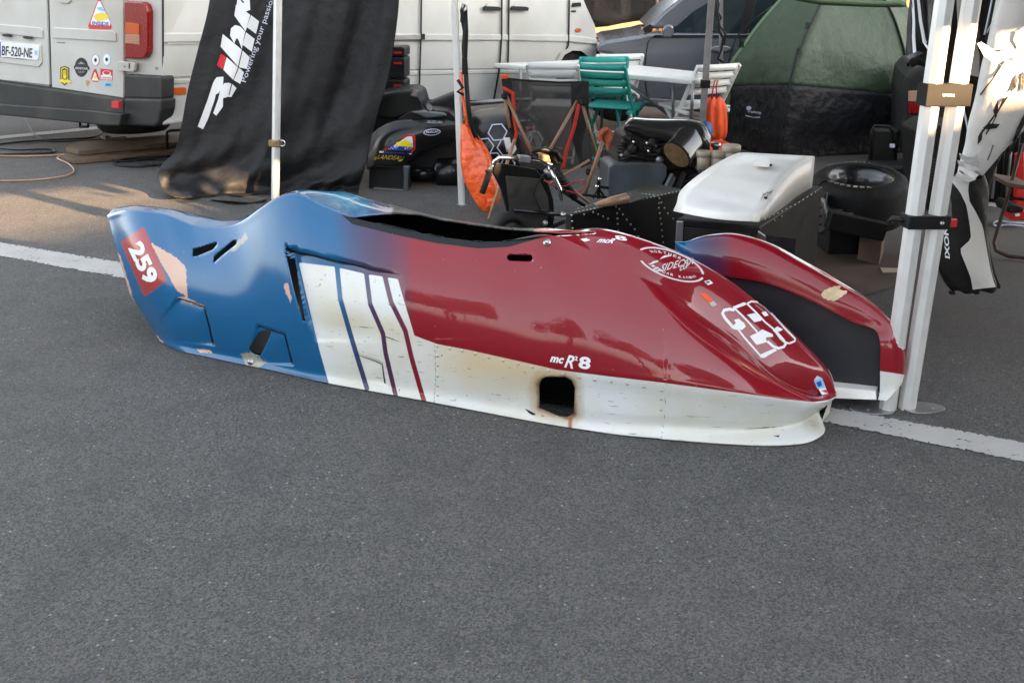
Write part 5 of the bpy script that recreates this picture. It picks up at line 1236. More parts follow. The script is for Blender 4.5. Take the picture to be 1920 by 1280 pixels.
# front fork panel, handlebars
hp=Plane((.1,6.05),(.95,.3))
def hpp(pts,o_,th,m,nm,bev=.004): return MB().prism([hp(*p,o_) for p in pts],-hp.n*th).build(nm,m,ch,bevel=bev)
hpp([(925,308),(930,305),(1005,318),(1028,342),(1038,375),(1040,405),(1036,440),(945,440),(952,400),(940,355),(925,325)],.06,.03,'black_metal','fork_fairing',.006)
M['dusty']=mat('dusty_black',(.03,.027,.024),.6,noise=.5,nscale=16,dirt=(.08,.07,.055))
hpp([(948,330),(1010,335),(1028,370),(1030,400),(1022,430),(955,430),(955,390)],.065,.01,'dusty','fork_inner',.003)
hb1=[hp(*p) for p in ((922,318,.12),(928,302,.14),(935,296,.14),(975,297,.12),(1010,302,.12),(1035,310,.14))]
MB().tube(hb1,.011,10).build('handlebar','chrome',ch)
MB().tube([hp(921,312,.13),hp(916,330,.15)],.012,8).build('handlebar','steel',ch)
MB().tube([hp(917,325,.16),hp(904,362,.2)],.017,12).build('hand_grip','rubber',ch); MB().lathe(hp(917,323,.16),[(.02,0),(.022,.01),(.018,.012)],(0,0,1),12).build('grip_flange','rubber',ch)
hpp([(974,292),(996,294),(994,306),(975,304)],.14,.05,'alu_dark','bar_clamp',.004)
hpp([(1000,286),(1015,278),(1040,282),(1055,296),(1058,308),(1045,312),(1030,300),(1012,298)],.05,.06,'black','master_cylinder',.012)
MB().tube([hp(998,284,.08),hp(1020,280,.08),hp(1045,287,.06),hp(1054,303,.06)],.012,8).build('steering_damper','black_metal',ch)
hpp([(1013,290),(1030,291),(1034,306),(1016,306)],.1,.05,'brass','fork_crown',.006)
MB().tube([hp(1030,312,.12),hp(1040,335,.14),hp(1050,355,.15),hp(1053,376,.16)],[.010,.013,.012,.009],10).build('brake_lever','chrome',ch)
MB().tube([hp(1022,318,.12),hp(1032,330,.13)],.014,8).build('lever_mount','alu_dark',ch)
MB().tube([hp(1040,318,.05),hp(1060,345,.04),hp(1078,372,.03)],[.02,.026,.022],12).build('shock_absorber','black',ch)
for k in range(7): MB().tube([hp(1045+4*k+7*math.cos(t),322+6.5*k+3*math.sin(t),.05+.02*math.sin(t)) for t in [j*.785 for j in range(8)]],.0035,5,closed=True).build('spring_coil','engine',ch)
MB().tube([hp(1060,345,.0),hp(1112,386,0)],.009,8).build('brace_tube','tan',ch); MB().tube([hp(1042,350,-.02),hp(1105,392,0)],.01,8).build('brace_tube','black_metal',ch); MB().tube([hp(1092,365,-.1),hp(1150,372,-.15),hp(1180,374,-.2)],.008,8).build('brace_tube','black_metal',ch)
MB().tube([hp(965,394,.12),hp(1010,399,.12),hp(1052,402,.12)],.012,8).build('wishbone','black_gloss',ch); MB().tube([hp(1035,425,.1),hp(1060,415,.1)],.012,8).build('wishbone','black_metal',ch)
MB().lathe(hp(1055,402,.14),[(.0,-.01),(.014,-.01),(.018,.0),(.014,.012),(0,.014)],hp.n,12).build('rod_end','steel',ch)
MB().lathe(hp(1022,418,.14),[(.0,-.01),(.014,-.01),(.018,.0),(.014,.012),(0,.014)],hp.n,12).build('rod_end','alu_dark',ch)
MB().lathe(hp(957,438,.1),[(.0,-.05),(.11,-.05),(.125,-.03),(.125,.03),(.11,.05),(.085,.05),(.08,.03),(.0,.03)],hp.n,26).build('front_wheel','rubber',ch)
MB().lathe(hp(957,438,.1),[(.0,.032),(.03,.04),(.085,.036),(.085,.032)],hp.n,20).build('wheel_hub','engine',ch)
MB().tube([hp(*p) for p in ((1020,338,.12),(1045,352,.1),(1062,348,.1),(1078,340,.1),(1094,338,.08),(1096,350,.08),(1080,362,.08),(1062,358,.08))],.0035,6).build('red_cable','red',ch)
MB().tube([hp(*p) for p in ((1025,320,.1),(1010,340,.1),(1000,365,.1),(1015,395,.1),(1040,410,.08))],.004,6).build('control_cable','black',ch)
for x,y in ((1124,335),(1119,349)): MB().lathe(Yp(x,y,6.4),[(.0,0),(.011,.0),(.011,.012),(.0,.014)],(0,-1,0),8).build('bolt','chrome',ch)
MB().bar(Yp(1123,332,6.45),Yp(1122,372,6.45),.02,.02).build('bracket','black_metal',ch); MB().bar(Yp(1120,350,6.44),Yp(1140,352,6.46),.03,.015).build('bracket','black_metal',ch); MB().tube([Yp(1112,372,6.4),Yp(1122,352,6.4),Yp(1135,372,6.45)],.007,6).build('bracket_brace','black_metal',ch)
# grey fuel tank, engine, airbox
EP=Plane((1.0,6.75),(1,.12))
def ep(pts,o_,th,m,nm,bev=.0,sub=0): return MB().prism([EP(*p,o_) for p in pts],-EP.n*th).build(nm,m,ch,bevel=bev,seg=4)
ep([(1141,312),(1150,306),(1200,305),(1245,307),(1250,312),(1250,330),(1240,352),(1220,372),(1140,374),(1139,345)],.10,.28,'tank','fuel_tank',.03)
ep([(1155,300),(1165,285),(1170,258),(1185,245),(1300,262),(1330,275),(1335,310),(1250,320),(1160,306)],.02,.3,'engine','engine_block',.012)
ep([(1160,306),(1300,310),(1340,350),(1330,390),(1240,380),(1245,315)],-.02,.3,'black_metal','crankcase',.02)
random.seed(9)
for i in range(46):
    x=random.uniform(1160,1310); y=random.uniform(256,302)+max(0,(x-1230))*.12; s=random.uniform(.012,.035)
    mbx=MB()
    if i%3==0: mbx.lathe(EP(x,y,.02+random.uniform(.0,.05)),[(.0,0),(s,0),(s,.02),(s*.5,.026),(0,.026)],EP.n,10)
    elif i%3==1: mbx.box(EP(x,y,.03),(s*2.4,.04,s),rz=random.uniform(-.3,.3))
    else: mbx.tube([EP(x,y,.06),EP(x+random.uniform(8,30),y+random.uniform(-6,8),.07),EP(x+random.uniform(10,40),y+random.uniform(4,16),.05)],.006,6)
    mbx.build(['engine_bolt','engine_rib','engine_hose'][i%3],random.choice(['engine','black_metal','engine','alu_dark' if i%3==0 else 'black']),ch)
for k in range(5): ep([(1158,272+7*k),(1250,276+7*k),(1250,279+7*k),(1158,275+7*k)],.035,.05,'engine','cooling_fin')
for x,y in ((1188,266),(1213,268),(1216,283)): MB().lathe(EP(x,y,.08),[(0,0),(.012,0),(.010,.01),(0,.012)],EP.n,8).build('bolt_head','chrome',ch)
# airbox: lofted
AB=[((1171,238),(16,9),.10),((1180,236),(20,15),.12),((1212,243),(22,21),.12),((1245,248),(24,25),.12),((1275,252),(27,29),.12),((1300,258),(30,33),.1),((1320,267),(28,34),.06),((1331,276),(14,26),.02)]
rings=[]
for (cx,cy),(rx,ry),o_ in AB:
    c=EP(cx,cy,-.05); rings.append([EP(cx+ 2*math.sin(t),cy-ry*math.sin(t),-.05+ (.16)*math.cos(t)) for t in [2*math.pi*k/20 for k in range(20)]])
a_=np.array([[list(p) for p in r] for r in rings]); a2,_=cr(a_,5)
mb=MB().grid([[Vector(p) for p in r] for r in a2],closed=True); n=len(a2); mb.add([Vector(p) for p in a2[0]],[tuple(range(20))],True); mb.add([Vector(p) for p in a2[-1]],[tuple(range(19,-1,-1))],True)
M['airbox']=mat('airbox_lacquer',(.03,.028,.028),.22,coat=.8,noise=.15,nscale=5)
mb.build('airbox','airbox',ch)
# intake snout
def el2(cx,cy,a_,b_,rot,o_,n=24): return [EP(x,y,o_) for x,y in ell(cx,cy,a_,b_,rot,n)]
SN=[(1296,262,36,30,25,.03),(1289,268,32,27,36,.10),(1280,279,29,21,42,.17),(1270,289,30,17,43,.22)]
sa=np.array([[list(p) for p in el2(*s_)] for s_ in SN]); s2_,_=cr(sa,5); mb=MB().grid([[Vector(p) for p in r] for r in s2_],closed=True); mb.add([Vector(p) for p in s2_[0]],[tuple(range(24))],True); mb.add([Vector(p) for p in s2_[-1]],[tuple(range(23,-1,-1))],True); mb.build('intake_snout','airbox',ch)
it=MB().add(el2(1268,291,28,15.5,43,.228),[tuple(range(24))]).build('intake_foam','intake',ch)
gm=MB()
for k in range(-7,8):
    a_=28*math.sqrt(max(0,1-(k/8)**2)); p=ell(1268,291,1,1,0,1)[0]; c_,s_=math.cos(R(43)),math.sin(R(43)); yv=k*15.5/8
    P=[EP(1268+u*c_-yv*s_,291+u*s_+yv*c_,.232) for u in (-a_,a_)]; gm.bar(P[0],P[1],.0025,.0025)
for k in range(-12,13):
    u=k*28/13; b_=15.5*math.sqrt(1-(u/28)**2); P=[EP(1268+u*c_-v_*s_,291+u*s_+v_*c_,.234) for v_ in (-b_,b_)]; gm.bar(P[0],P[1],.0025,.0025)
gm=gm.build('intake_mesh','brass',it); gm['kind']='stuff'
# reservoir pots
for x,y,r,h,sc_ in ((1319,300,.042,.085,.0),(1345,302,.044,.09,.0),(1370,292,.052,.10,.0)):
    b_=Yp(x,y,6.5); h*=1.25; rb=MB().lathe(b_-Vector((0,0,h/2)),[(.0,0),(r*.9,0),(r*.95,h*.7),(r*.9,h*.72)],(0,0,1),20).build('reservoir','bottle',ch)
    MB().lathe(b_-Vector((0,0,h/2)),[(r*.98,h*.70),(r*1.12,h*.72),(r*1.12,h*1.0),(r*1.0,h*1.03),(.0,h*1.03)],(0,0,1),24,cap=False).build('reservoir_cap','bottle',rb)
MB().lathe(Yp(1342,277,6.95),[(.0,-.03),(.02,-.03),(.02,.0),(.033,.005),(.033,.03),(.0,.034)],(0,0,1),16).build('filler_cap','steel',ch)
for i in range(14):
    x=random.uniform(1305,1375); y=random.uniform(318,350); MB().tube([Yp(x,y,6.75),Yp(x+random.uniform(-25,20),y+random.uniform(-6,8),6.7),Yp(x+random.uniform(-45,10),y+random.uniform(5,24),6.72)],random.uniform(.005,.012),6).build('hose',random.choice(['brass','black','engine','black']),ch)
MB().bar(Yp(1262,330,6.5),Yp(1240,374,6.4),.02,.05).build('engine_mount','tank',ch); MB().bar(Yp(1282,325,6.5),Yp(1262,374,6.35),.02,.03).build('engine_mount','black_metal',ch)
# orange funnel, blue lid
fu=thing('funnel','red orange plastic funnel standing behind the fluid reservoirs','funnel',Yp(1350,285,7.3)); MB().lathe(Yp(1350,285,7.3),[(.018,.0),(.03,-.012),(.085,.03),(.088,.035),(.082,.033),(.0,.0)],(.1,-.5,1),20,cap=False).build('cone','orange2',fu,solid=.003); MB().tube([Yp(1352,280,7.35),Yp(1352,262,7.4)],[.02,.01],8).build('spout','orange2',fu)
bl=thing('blue_lid','round blue plastic lid propped behind the black airbox','lid',Yp(1322,245,7.6)); MB().lathe(Yp(1322,245,7.6),[(.0,0),(.06,0),(.065,.012),(.0,.014)],(.5,-.8,.2),20).build('lid_disc','blue2' if 0 else 'bluelid' if 0 else mat('blue_plastic',(.01,.12,.4),.4),bl)
# drawstring bag below the white chair
db=thing('drawstring_bag','orange nylon drawstring bag hanging under the white chair','bag',Yp(1342,250,9.2))
rg=[]
for x,y,wd in ((1340,183,9),(1339,190,19),(1338,200,23),(1338,215,25),(1338,235,26),(1340,252,24),(1342,260,18),(1342,262,3)):
    rg.append([Yp(x,y,9.2)+Vector((wd/FPX*9.2*math.cos(t)*(1+.06*math.sin(5*t)),wd/FPX*9.2*.5*math.sin(t)*(1+.22*math.sin(9*t)),.012*math.sin(6*t))) for t in [2*math.pi*k/36 for k in range(36)]])
MB().grid(rg,closed=True).build('bag_body','orange2',db,sub=1)
for dx in (-1,1): MB().tube([Yp(1339+dx*5,186,9.2),Yp(1340+dx*3,165,9.2),Yp(1343+dx*2,150,9.2)],.006,6).build('drawstring','redband',db)
# ---------- slick tyre lying on a block
ty=thing('slick_tyre','worn wide slick racing tyre lying flat with its open rim facing up','tyre',G(1610,470))
# axis points up, slightly towards the camera
tcx=Yp(1609,372,6.2); ax=Vector((-.04,-.14,1)).normalized()
MB().lathe(tcx-ax*.14,[(.175,.0),(.22,-.005),(.262,.02),(.280,.06),(.285,.14),(.280,.22),(.262,.262),(.23,.284),(.200,.287),(.190,.278),(.186,.262)],ax,56,cap=False).build('tyre_casing','rubber',ty)
M['rimk']=mat('black_rim',(.02,.02,.024),.3,metal=.4,coat=.6,coatr=.1)
MB().lathe(tcx-ax*.14,[(.192,.272),(.186,.276),(.176,.268),(.165,.245),(.158,.225),(.150,.215),(.146,.06),(.16,.02),(.175,.0)],ax,56,cap=False).build('wheel_rim','rimk',ty,solid=.004)
MB().lathe(tcx-ax*.12,[(.0,0),(.15,0),(.15,.006),(.0,.006)],ax,40).build('rim_floor','rimk',ty)
# curved lettering on the sidewall
xa=ax.cross(Vector((0,0,1))); xa=Vector((1,0,.04)).normalized(); ya=ax.cross(xa)
def tyl(s,a0,a1,r0,r1,m):
    for i,c_ in enumerate(s):
        if c_==' ': continue
        a=R(a0+(a1-a0)*i/(len(s)-1)); V_,F_=text_mesh(c_,.01); x0=min(v.x for v in V_); x1=max(v.x for v in V_); y1=max(.7,max(v.y for v in V_)); wdt=abs(R(a1-a0))/(len(s))*.72
        vs=[]
        for v in V_:
            aa=a+(v.x-x0)/(x1-x0+1e-6)*wdt; rr=r1+(r0-r1)*(v.y/y1); vs.append(tcx+ax*(.149)+ (xa*math.cos(aa)+ya*math.sin(aa))*rr)
        MB().add(vs,F_).build('tyre_lettering',m,ty)
M['tyreprint']=mat('faded_print',(.5,.38,.3),.7)
tyl('HOOSIER',205,262,.212,.240,'tyreprint')
tyl('RACING TYRE',60,125,.225,.235,'tyreprint')
wb_=thing('wood_block','dark stained wooden block propping up the chassis arm','block',G(1635,497))
MB().hexa([G(1607,490),G(1648,500),G(1656,478),G(1616,470)]+[up(p,.20) for p in (G(1607,490),G(1648,500),G(1656,478),G(1616,470))]).build('block','wood',wb_,bevel=.005)
# crate under the tyre (dark)
cr_=thing('tyre_stand','low black stand under the slick tyre','stand',G(1610,440)); MB().box((tcx.x,tcx.y+.12,.13),(.30,.26,.25)).build('stand_body','black',cr_,bevel=.01); 
# ground mat
gm_=MB().prism([up(G(*p),.004) for p in ((1545,470),(1700,480),(1705,530),(1600,562),(1560,556),(1470,510))],(0,0,.008)).build('floor_board','floorb' if 0 else mat('stained_board',(.075,.045,.032),.8,noise=.4,nscale=5,dirt=(.03,.025,.02)),None); tag(gm_,'thin brown stained board lying on the asphalt under the chassis','board')
gp=MB().prism([up(G(*p),.014) for p in ((1650,507),(1686,508),(1690,516),(1655,516))],(0,0,.003)).build('paper_scrap','bottle'); tag(gp,'small pale paper scrap lying on the brown board','paper')
# ---------- planks and cables on the left
pk=thing('timber_plank','weathered timber plank lying under the van side beside the banner','plank',G(150,300))
for z0,dx,dy in ((.0,0,0),(.045,10,-7)):
    P=[G(115+dx,302+dy),G(140+dx,309+dy),G(345,290+dy),G(345,275+dy),G(135+dx,291+dy)]; MB().prism([up(p,.005+z0) for p in P],(0,0,.04)).build('board','wood',pk,bevel=.004)
def cable(P,r,label,m='black'):
    a_=np.array([list(up(G(x,y),r+.002+(z if z else 0))) for x,y,z in [(p+(0,))[:3] for p in P]]); q,_=cr(a_,8)
    o=MB().tube([Vector(p) for p in q],r,6).build('power_cable',m); tag(o,label,'cable'); return o
cable([(205,232,.12),(180,258),(120,263),(40,268),(-10,275),(30,283),(95,282),(100,288),(50,290),(-20,293)],.009,'black cable looping below the van bumper towards the frame edge')
cable([(-20,294),(60,295),(105,293),(120,292),(108,298),(130,310),(138,325),(120,333),(60,340),(-30,342)],.008,'thin pale cable curving across the sunlit asphalt','tan')
cable([(34,216,.3),(50,240,.1),(90,266),(150,265),(200,262),(235,258),(238,262),(200,263),(190,258)],.006,'thin cable hanging from the bumper and running below the number plate')
cable([(175,287),(172,280,.05),(185,292),(230,305),(300,300),(330,305),(260,315),(215,310),(240,300),(320,295)],.009,'tangle of black cable lying over the timber planks')
cable([(200,285,.06),(203,276,.09),(212,278,.08),(215,288,.06),(240,300),(300,312),(345,308)],.009,'black cable loop standing up off the planks')
fr=thing('tube_stand','bent black tube frame standing beside the banner hem','stand',G(315,290)); MB().tube([G(314,288),Yp(313,248,9.75),Yp(320,245,9.75),Yp(350,244,9.75)],.013,8).build('frame','black',fr)
# ---------- black folding frame and case behind the tyre
bf=thing('folded_trolley','black folded trolley frame standing against the tent skirt','trolley',Yp(1655,320,8.8))
MB().tube([Yp(x,y,8.8) for x,y in ((1633,300),(1634,245),(1640,236),(1668,237),(1675,246),(1680,300))],.012,8).build('frame','black',bf); MB().box(Yp(1657,275,8.85),(.22,.1,.3)).build('bag','black',bf,bevel=.02); MB().prism([Yp(*p,8.72) for p in ((1669,270),(1678,270),(1678,277),(1669,277))],(0,.01,0)).build('label','lilac',bf)
MB().box(Yp(1690,320,8.6),(.5,.3,.12)).build('foot_case','black',bf,bevel=.02)
# ---------- leather race suit hanging from the gazebo
ls=thing('race_suit','white and black leather race suit hanging from the gazebo frame','race suit',G(1850,560))
def body(rings,m,nm,n=22,flat=.55,pa=None,wr=.03,sub=1):
    rg=[]
    for i,(xl,xr,y,yd) in enumerate(rings):
        a_=Yp(xl,y,yd); b_=Yp(xr,y,yd); c=(a_+b_)/2; h_=(b_-a_)/2; r_=h_.length
        rg.append([c+h_*math.cos(t)*(1+wr*math.sin(4*t+i*1.7))+Vector((0,-r_*flat*math.sin(t)*(1+wr*2*math.sin(3*t+i*2.1)),.012*math.sin(5*t+i))) for t in [2*math.pi*k/n for k in range(n)]])
    a_=np.array([[list(p) for p in r] for r in rg]); a2,_=cr(a_,4)
    mb=MB().grid([[Vector(p) for p in r] for r in a2],closed=True); mb.add([Vector(p) for p in a2[-1]],[tuple(range(n))],True)
    return mb.build(nm,m,pa or ls,sub=sub), BVHTree.FromPolygons([Vector(p) for r in a2 for p in r],[(i*n+j,i*n+(j+1)%n,(i+1)*n+(j+1)%n,(i+1)*n+j) for i in range(len(a2)-1) for j in range(n)])
# white upper leg (thigh, knee) and lower leg
th,thb=body([(1880,1990,-60,4.55),(1866,1985,10,4.5),(1852,1975,70,4.45),(1838,1962,130,4.4),(1828,1950,190,4.4),(1815,1925,235,4.4),(1808,1895,270,4.4),(1800,1868,300,4.4),(1795,1845,325,4.4)],'leather_w','upper_leg',flat=.4)
lg,lgb=body([(1776,1845,330,4.42),(1769,1852,352,4.42),(1762,1854,385,4.42),(1757,1852,430,4.42),(1755,1856,475,4.42),(1760,1862,510,4.42),(1775,1870,535,4.42),(1785,1868,543,4.42)],'leather_k','lower_leg',flat=.42)
arm,armb=body([(1890,1985,-40,4.2),(1868,1960,20,4.2),(1858,1945,60,4.2),(1850,1935,90,4.2),(1850,1900,110,4.2)],'leather_w','sleeve',flat=.45)
def on(bv,yd):
    def f(x,y,d=.004):
        dr=ray(x,y); h=bv.ray_cast(CO,dr); return (h[0] or Yp(x,y,yd-.06))-dr.normalized()*d
    return f
ot=on(thb,4.4); ol=on(lgb,4.42); oa=on(armb,4.2)
def panel_on(P,m,f,nm='panel',d=.006,pa=None): 
    c=(sum(p[0] for p in P)/len(P),sum(p[1] for p in P)/len(P)); Q=dens(P+[P[0]],7)[:-1]
    return MB().grid([[f(c[0]+(p[0]-c[0])*k,c[1]+(p[1]-c[1])*k,d) for p in Q] for k in (.02,.35,.7,1)],closed=True).build(nm,m,pa or ls)
def ctr2(A_,B_,m,f,nm='panel',d=.006):
    n=24
    def rs(P):
        P=np.array(P,float); s=np.concatenate([[0],np.cumsum(np.hypot(*np.diff(P,axis=0).T))]); t=np.linspace(0,s[-1],n); return list(zip(np.interp(t,s,P[:,0]),np.interp(t,s,P[:,1])))
    a_,b_=rs(A_),rs(B_); MB().grid([[f(p[0]+(q[0]-p[0])*j/5,p[1]+(q[1]-p[1])*j/5,d) for j in range(6)] for p,q in zip(a_,b_)]).build(nm,m,ls)
# white centre stripe down the black shin
ctr2([(1776,332),(1788,345),(1800,360),(1812,385),(1818,420),(1821,448),(1799,468),(1808,490),(1820,520),(1824,543)],[(1800,330),(1818,338),(1815,355),(1818,378),(1830,398),(1843,425),(1849,460),(1856,500),(1862,525),(1867,538)],'leather_w',ol,'shin_stripe',.008)
ctr2([(1795,300),(1800,318),(1790,330)],[(1840,318),(1828,338),(1815,342)],'leather_w',ot,'knee_panel',.02)
panel_on([(1766,368),(1780,362),(1784,380),(1786,420),(1780,425),(1772,400)],'leather_g',ol,'shin_guard')
text_px('IXON','sticker_white',(1781,485),(-3,-60),(-9,-2),lambda x,y: ol(x,y,.01),ls,'brand_lettering',bold=.03,sp=1.0)
# ribbed stretch panels
for k in range(11): MB().tube([ot(1799+k*.9+s*4,(288+k*3.6)+s*3.0-s*s*.35,.006) for s in range(0,9)],.0022,4).build('stretch_rib','leather_w',ls)
for k in range(6): MB().tube([oa(1902+s*3,60+k*4-s*.5,.006) for s in range(0,8)],.003,4).build('stretch_rib','leather_w',ls)
# dark graphic marks on the thigh
for P in ([(1871,188),(1862,208),(1866,220),(1872,210)],[(1880,186),(1892,180),(1878,200),(1870,214),(1872,205)],[(1834,256),(1843,242),(1841,262),(1833,272)],[(1843,240),(1852,232),(1875,233),(1868,241),(1850,243)],[(1848,250),(1862,228),(1868,215),(1870,216),(1860,236),(1849,254)],[(1836,252),(1868,210),(1870,212),(1838,256)],[(1902,148),(1912,135),(1905,165),(1893,175)],[(1915,140),(1925,132),(1918,170),(1912,172)]):
    MB().add([ot(x,y,.008) for x,y in P],[tuple(range(len(P)))]).build('graphic_mark','leather_k',ls)
ctr2([(1920,215),(1908,240),(1895,275),(1885,300)],[(1928,220),(1914,246),(1901,280),(1890,296)],'leather_k',ot,'piping',.008)
MB().tube([ot(x,y,.006) for x,y in ((1838,178),(1860,150),(1880,120),(1900,100))],.003,5).build('piping','leather_k',ls); MB().tube([ot(x,y,.006) for x,y in ((1862,272),(1858,285),(1852,300))],.0025,5).build('piping','leather_g',ls)
panel_on([(1832,82),(1840,79),(1870,98),(1888,92),(1866,121),(1845,105)],'leather_w',lambda x,y,d: Yp(x,y,4.1-d),'cuff',.0)
panel_on([(1905,60),(1920,50),(1925,62),(1925,90),(1908,92),(1900,75)],'tan' if 0 else 'leather_w',oa,'cuff_rib',.008)
# dark thigh back / second leg
body([(1838,1880,80,4.6),(1836,1878,140,4.6),(1830,1870,200,4.6),(1825,1862,280,4.6),(1832,1850,330,4.6)],'leather_k','rear_leg',flat=.3)
lb,_=body([(1815,1880,290,4.62),(1812,1862,330,4.6),(1815,1852,400,4.6),(1830,1856,460,4.58),(1850,1866,510,4.56),(1860,1876,538,4.55)],'leather_k','rear_shin',flat=.3)
for x,y in ((1785,549),(1830,548)): MB().box(Yp(x,y,4.4),(.02,.02,.012)).build('zip_pull','black',ls)
# ---------- jacket hanging behind the poles
jk=thing('race_jacket','black and white riding jacket hanging behind the double pole','jacket',G(1790,560))
sl1,slb=body([(1712,1745,-50,4.75),(1706,1746,0,4.72),(1701,1746,40,4.7),(1699,1745,80,4.68),(1698,1740,100,4.66),(1699,1742,112,4.65),(1700,1740,122,4.66)],'leather_k','sleeve',flat=.7,pa=jk)
osl=on(slb,4.6)
for A_,B_ in (([(1708,-20),(1711,40),(1710,70),(1712,102)],[(1712,-20),(1716,40),(1716,70),(1718,98)]),([(1717,-20),(1723,40),(1730,80),(1744,100)],[(1722,-20),(1729,40),(1736,76),(1744,90)])):
    n0=len(A_); MB().grid([[osl(*a_,.006),osl((a_[0]+b_[0])/2,(a_[1]+b_[1])/2,.006),osl(*b_,.006)] for a_,b_ in zip(dens(A_,1e9),dens(B_,1e9))]).build('sleeve_stripe','sticker_white',jk)
panel_on([(1698,106),(1722,96),(1732,100),(1706,112),(1702,118)],'leather_g',osl,'cuff_band',.01,jk)
ts,tsb=body([(1735,1880,-50,4.95),(1738,1872,20,4.95),(1745,1862,80,4.95),(1750,1852,120,4.95),(1765,1848,180,4.95),(1775,1845,240,4.95),(1778,1840,330,4.95)],'leather_k','torso',flat=.35,pa=jk)
ots=on(tsb,4.9)
panel_on([(1792,-40),(1820,-40),(1822,20),(1833,70),(1840,105),(1838,146),(1800,134),(1797,90)],'leather_w',ots,'mesh_panel',.006,jk)
panel_on([(1816,-40),(1834,-40),(1832,20),(1838,70),(1832,80),(1824,50)],'leather_g',ots,'mesh_panel',.009,jk)
MB().tube([ots(x,y,.008) for x,y in ((1816,-30),(1818,25),(1830,70),(1840,110))],.004,5).build('piping','leather_k',jk)
for P in ([(1862,-10),(1852,40),(1846,66)],[(1875,-10),(1860,45),(1850,62)]): MB().tube([Yp(x,y,4.6) for x,y in P],.004,5).build('piping','lilac',jk)
MB().tube([Yp(x,y,4.55) for x,y in ((1796,158),(1806,200),(1814,240),(1818,262))],.004,5).build('piping','lilac',jk)
panel_on([(1738,-30),(1760,-30),(1755,20),(1745,60),(1738,80),(1735,40)],'leather_g',ots,'side_panel',.008,jk)
# ---------- far right: rusty folding frame with red battery light box, dark objects
fs=thing('folding_stool','rusty brown folding stool frame at the right edge of the picture','stool',G(1890,470))
MB().tube([Yp(1916,270,6.2),Yp(1886,380,6.2),Yp(1864,455,6.2),Yp(1868,470,6.15),Yp(1890,480,6.1),Yp(1960,486,6.05)],.012,8).build('frame','tan' if 0 else mat('rusty_tube',(.06,.035,.025),.5,metal=.4,noise=.4),fs)
MB().tube([Yp(1885,370,6.2),Yp(1960,378,6.2)],.01,8).build('cross_tube','black_metal',fs); MB().prism([Yp(*p,6.1) for p in ((1886,341),(1945,352),(1945,360),(1888,350))],(0,.25,.01)).build('seat','wood',fs,bevel=.005)
rb_=thing('red_lamp_box','red battery work lamp standing under the stool','work lamp',G(1905,425)); rbx=Plane((3.1,6.9),(1,0)); MB().prism([rbx(*p) for p in ((1895,400),(1900,395),(1925,395),(1925,414),(1894,413))],(0,.15,0)).build('case','red',rb_,bevel=.01); MB().prism([rbx(*p,-.02) for p in ((1908,290),(1920,285),(1922,395),(1904,395))],(0,.05,0)).build('post','red',rb_,bevel=.006); MB().prism([rbx(*p,.02) for p in ((1888,388),(1896,380),(1920,388),(1920,398),(1892,400))],(0,.2,0)).build('hood','black',rb_,bevel=.01)
MB().prism([rbx(*p,.005) for p in ((1903,401),(1912,400),(1912,405),(1904,406))],(0,.002,0)).build('mark','sticker_white',rb_)
cable([(1930,428),(1890,424),(1868,426),(1864,420),(1875,417),(1895,420),(1925,421)],.007,'white and black cable coiled on the ground beside the stool','lilac')
bx=thing('equipment_crate','dark ribbed equipment crate in the shade behind the jacket','crate',(2.95,7.6,0)); bxp=Plane((2.9,7.4),(1,-.1)); MB().prism([bxp(*p) for p in ((1735,250),(1760,235),(1850,240),(1850,395),(1740,395))],(0,.5,0)).build('crate_body','black',bx,bevel=.02)
for k in range(9): MB().prism([bxp(*p,.006) for p in ((1740,298+6*k),(1850,299+6*k),(1850,302+6*k),(1740,301+6*k))],(0,.01,0)).build('crate_rib','bumper',bx)
bx2=thing('folded_chair_bundle','dark bundle of folded chairs stored in the shade at the right edge','bundle',(3.6,7.9,0)); bxq=Plane((3.5,7.7),(1,-.1)); MB().prism([bxq(*p) for p in ((1856,220),(1990,205),(1990,380),(1858,380))],(0,.6,0)).build('bundle_body','black',bx2,bevel=.05)
for k in range(5): MB().tube([bxq(1860+13*k,372,.03),bxq(1874+13*k,235,.03)],.012,8).build('bundle_tube',['alu_dark','black_metal'][k%2],bx2)
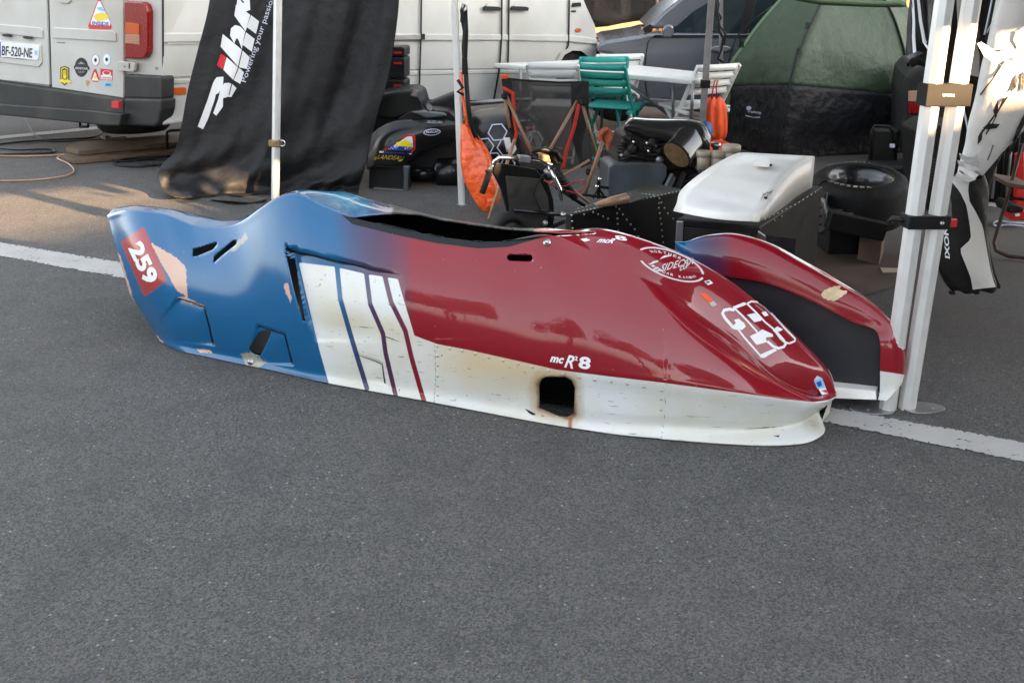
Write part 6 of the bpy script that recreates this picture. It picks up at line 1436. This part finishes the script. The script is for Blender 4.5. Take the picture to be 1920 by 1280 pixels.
# ------------------------------------------------ out of view: an added sun blocker, and trees for reflections and shade
def SU(s,u,z=0): # along the sun direction s, across u
    return Vector((SH.x*s+.62*u,SH.y*s+.78*u,z))
bd=thing('sun_blocker','long added unseen building with open clerestory bay behind the camera','blocker',SU(16,0))  # unseen wall added to shade the scene and pass one sun beam
def slab(u0,u1,z0,z1,s0=16,s1=16.2,m='dusk_wall',nm='wall'):
    MB().hexa([SU(s0,u0,z0),SU(s0,u1,z0),SU(s1,u1,z0),SU(s1,u0,z0),SU(s0,u0,z1),SU(s0,u1,z1),SU(s1,u1,z1),SU(s1,u0,z1)]).build(nm,m,bd)
M['blocker_board']=mat('blocker_cladding',(.12,.11,.1),.8,noise=.2,nscale=1)
slab(-16,16,0,4.80,m='blocker_board'); slab(-16,3.0,4.805,9,m='blocker_board'); slab(5.02,16,4.805,9,m='blocker_board'); slab(3.005,5.015,5.27,9,m='blocker_board')
# trees standing behind the camera, mirrored in the paint
M['leaf']=mat('foliage',(.05,.07,.025),.7,noise=.3); M['bark']=mat('bark',(.08,.06,.045),.9)
def tree(x,y,h,label,src=[]):
    if src:
        r=clone(src[0],Vector((x,y,0)),random.uniform(0,6),label); r.scale=(h/8,)*3; return r
    t=thing('tree',label,'tree',(0,0,0),'trees beyond the paddock behind the camera'); MB().tube([(0,0,0),(.1,0,2.5),(-.1,.1,5),(0,0,7)],[.25,.2,.14,.05],8).build('trunk','bark',t)
    mb=MB()
    for i in range(2600):
        c=random.choice([(0,0,6,2.4),(1.4,.4,5,1.6),(-1.3,-.5,5.2,1.7),(.3,1.3,4.6,1.5),(.2,-.9,7,1.4)]); v=Vector([random.gauss(0,1) for _ in range(3)]).normalized()*c[3]*random.uniform(.5,1); p=Vector(c[:3])+v
        a_=Vector([random.gauss(0,1) for _ in range(3)]).normalized()*.16; b_=a_.orthogonal().normalized()*.12; mb.add([p-a_,p+b_,p+a_,p-b_],[(0,1,2,3)])
    mb.build('crown','leaf',t); t.location=(x,y,0); t.scale=(h/8,)*3; src.append(t); return t
for i,(x,y,h) in enumerate(((-14,-17,8),(-8,-20,9.5),(-3.5,-18,7),(2,-21,10),(-20,-12,8))): tree(x,y,h,['broad leafy tree','tall leafy tree','small round tree','tallest leafy tree','leftmost leafy tree'][i]+' standing behind the photographer')
for i,(x,y,h) in enumerate(((-15,27,17),(-9,29,18),(-3,27,17),(3,30,19),(9,28,17),(15,30,18),(21,27,17))): tree(x,y,h,'added tall tree '+['at the far left beyond the vans','second from the left beyond the vans','left of the middle beyond the vans','in the middle beyond the vans','beyond the grey car','beyond the green tent','at the far right beyond the tents'][i])  # unseen trees added to darken the sky mirrored in the fairing deck
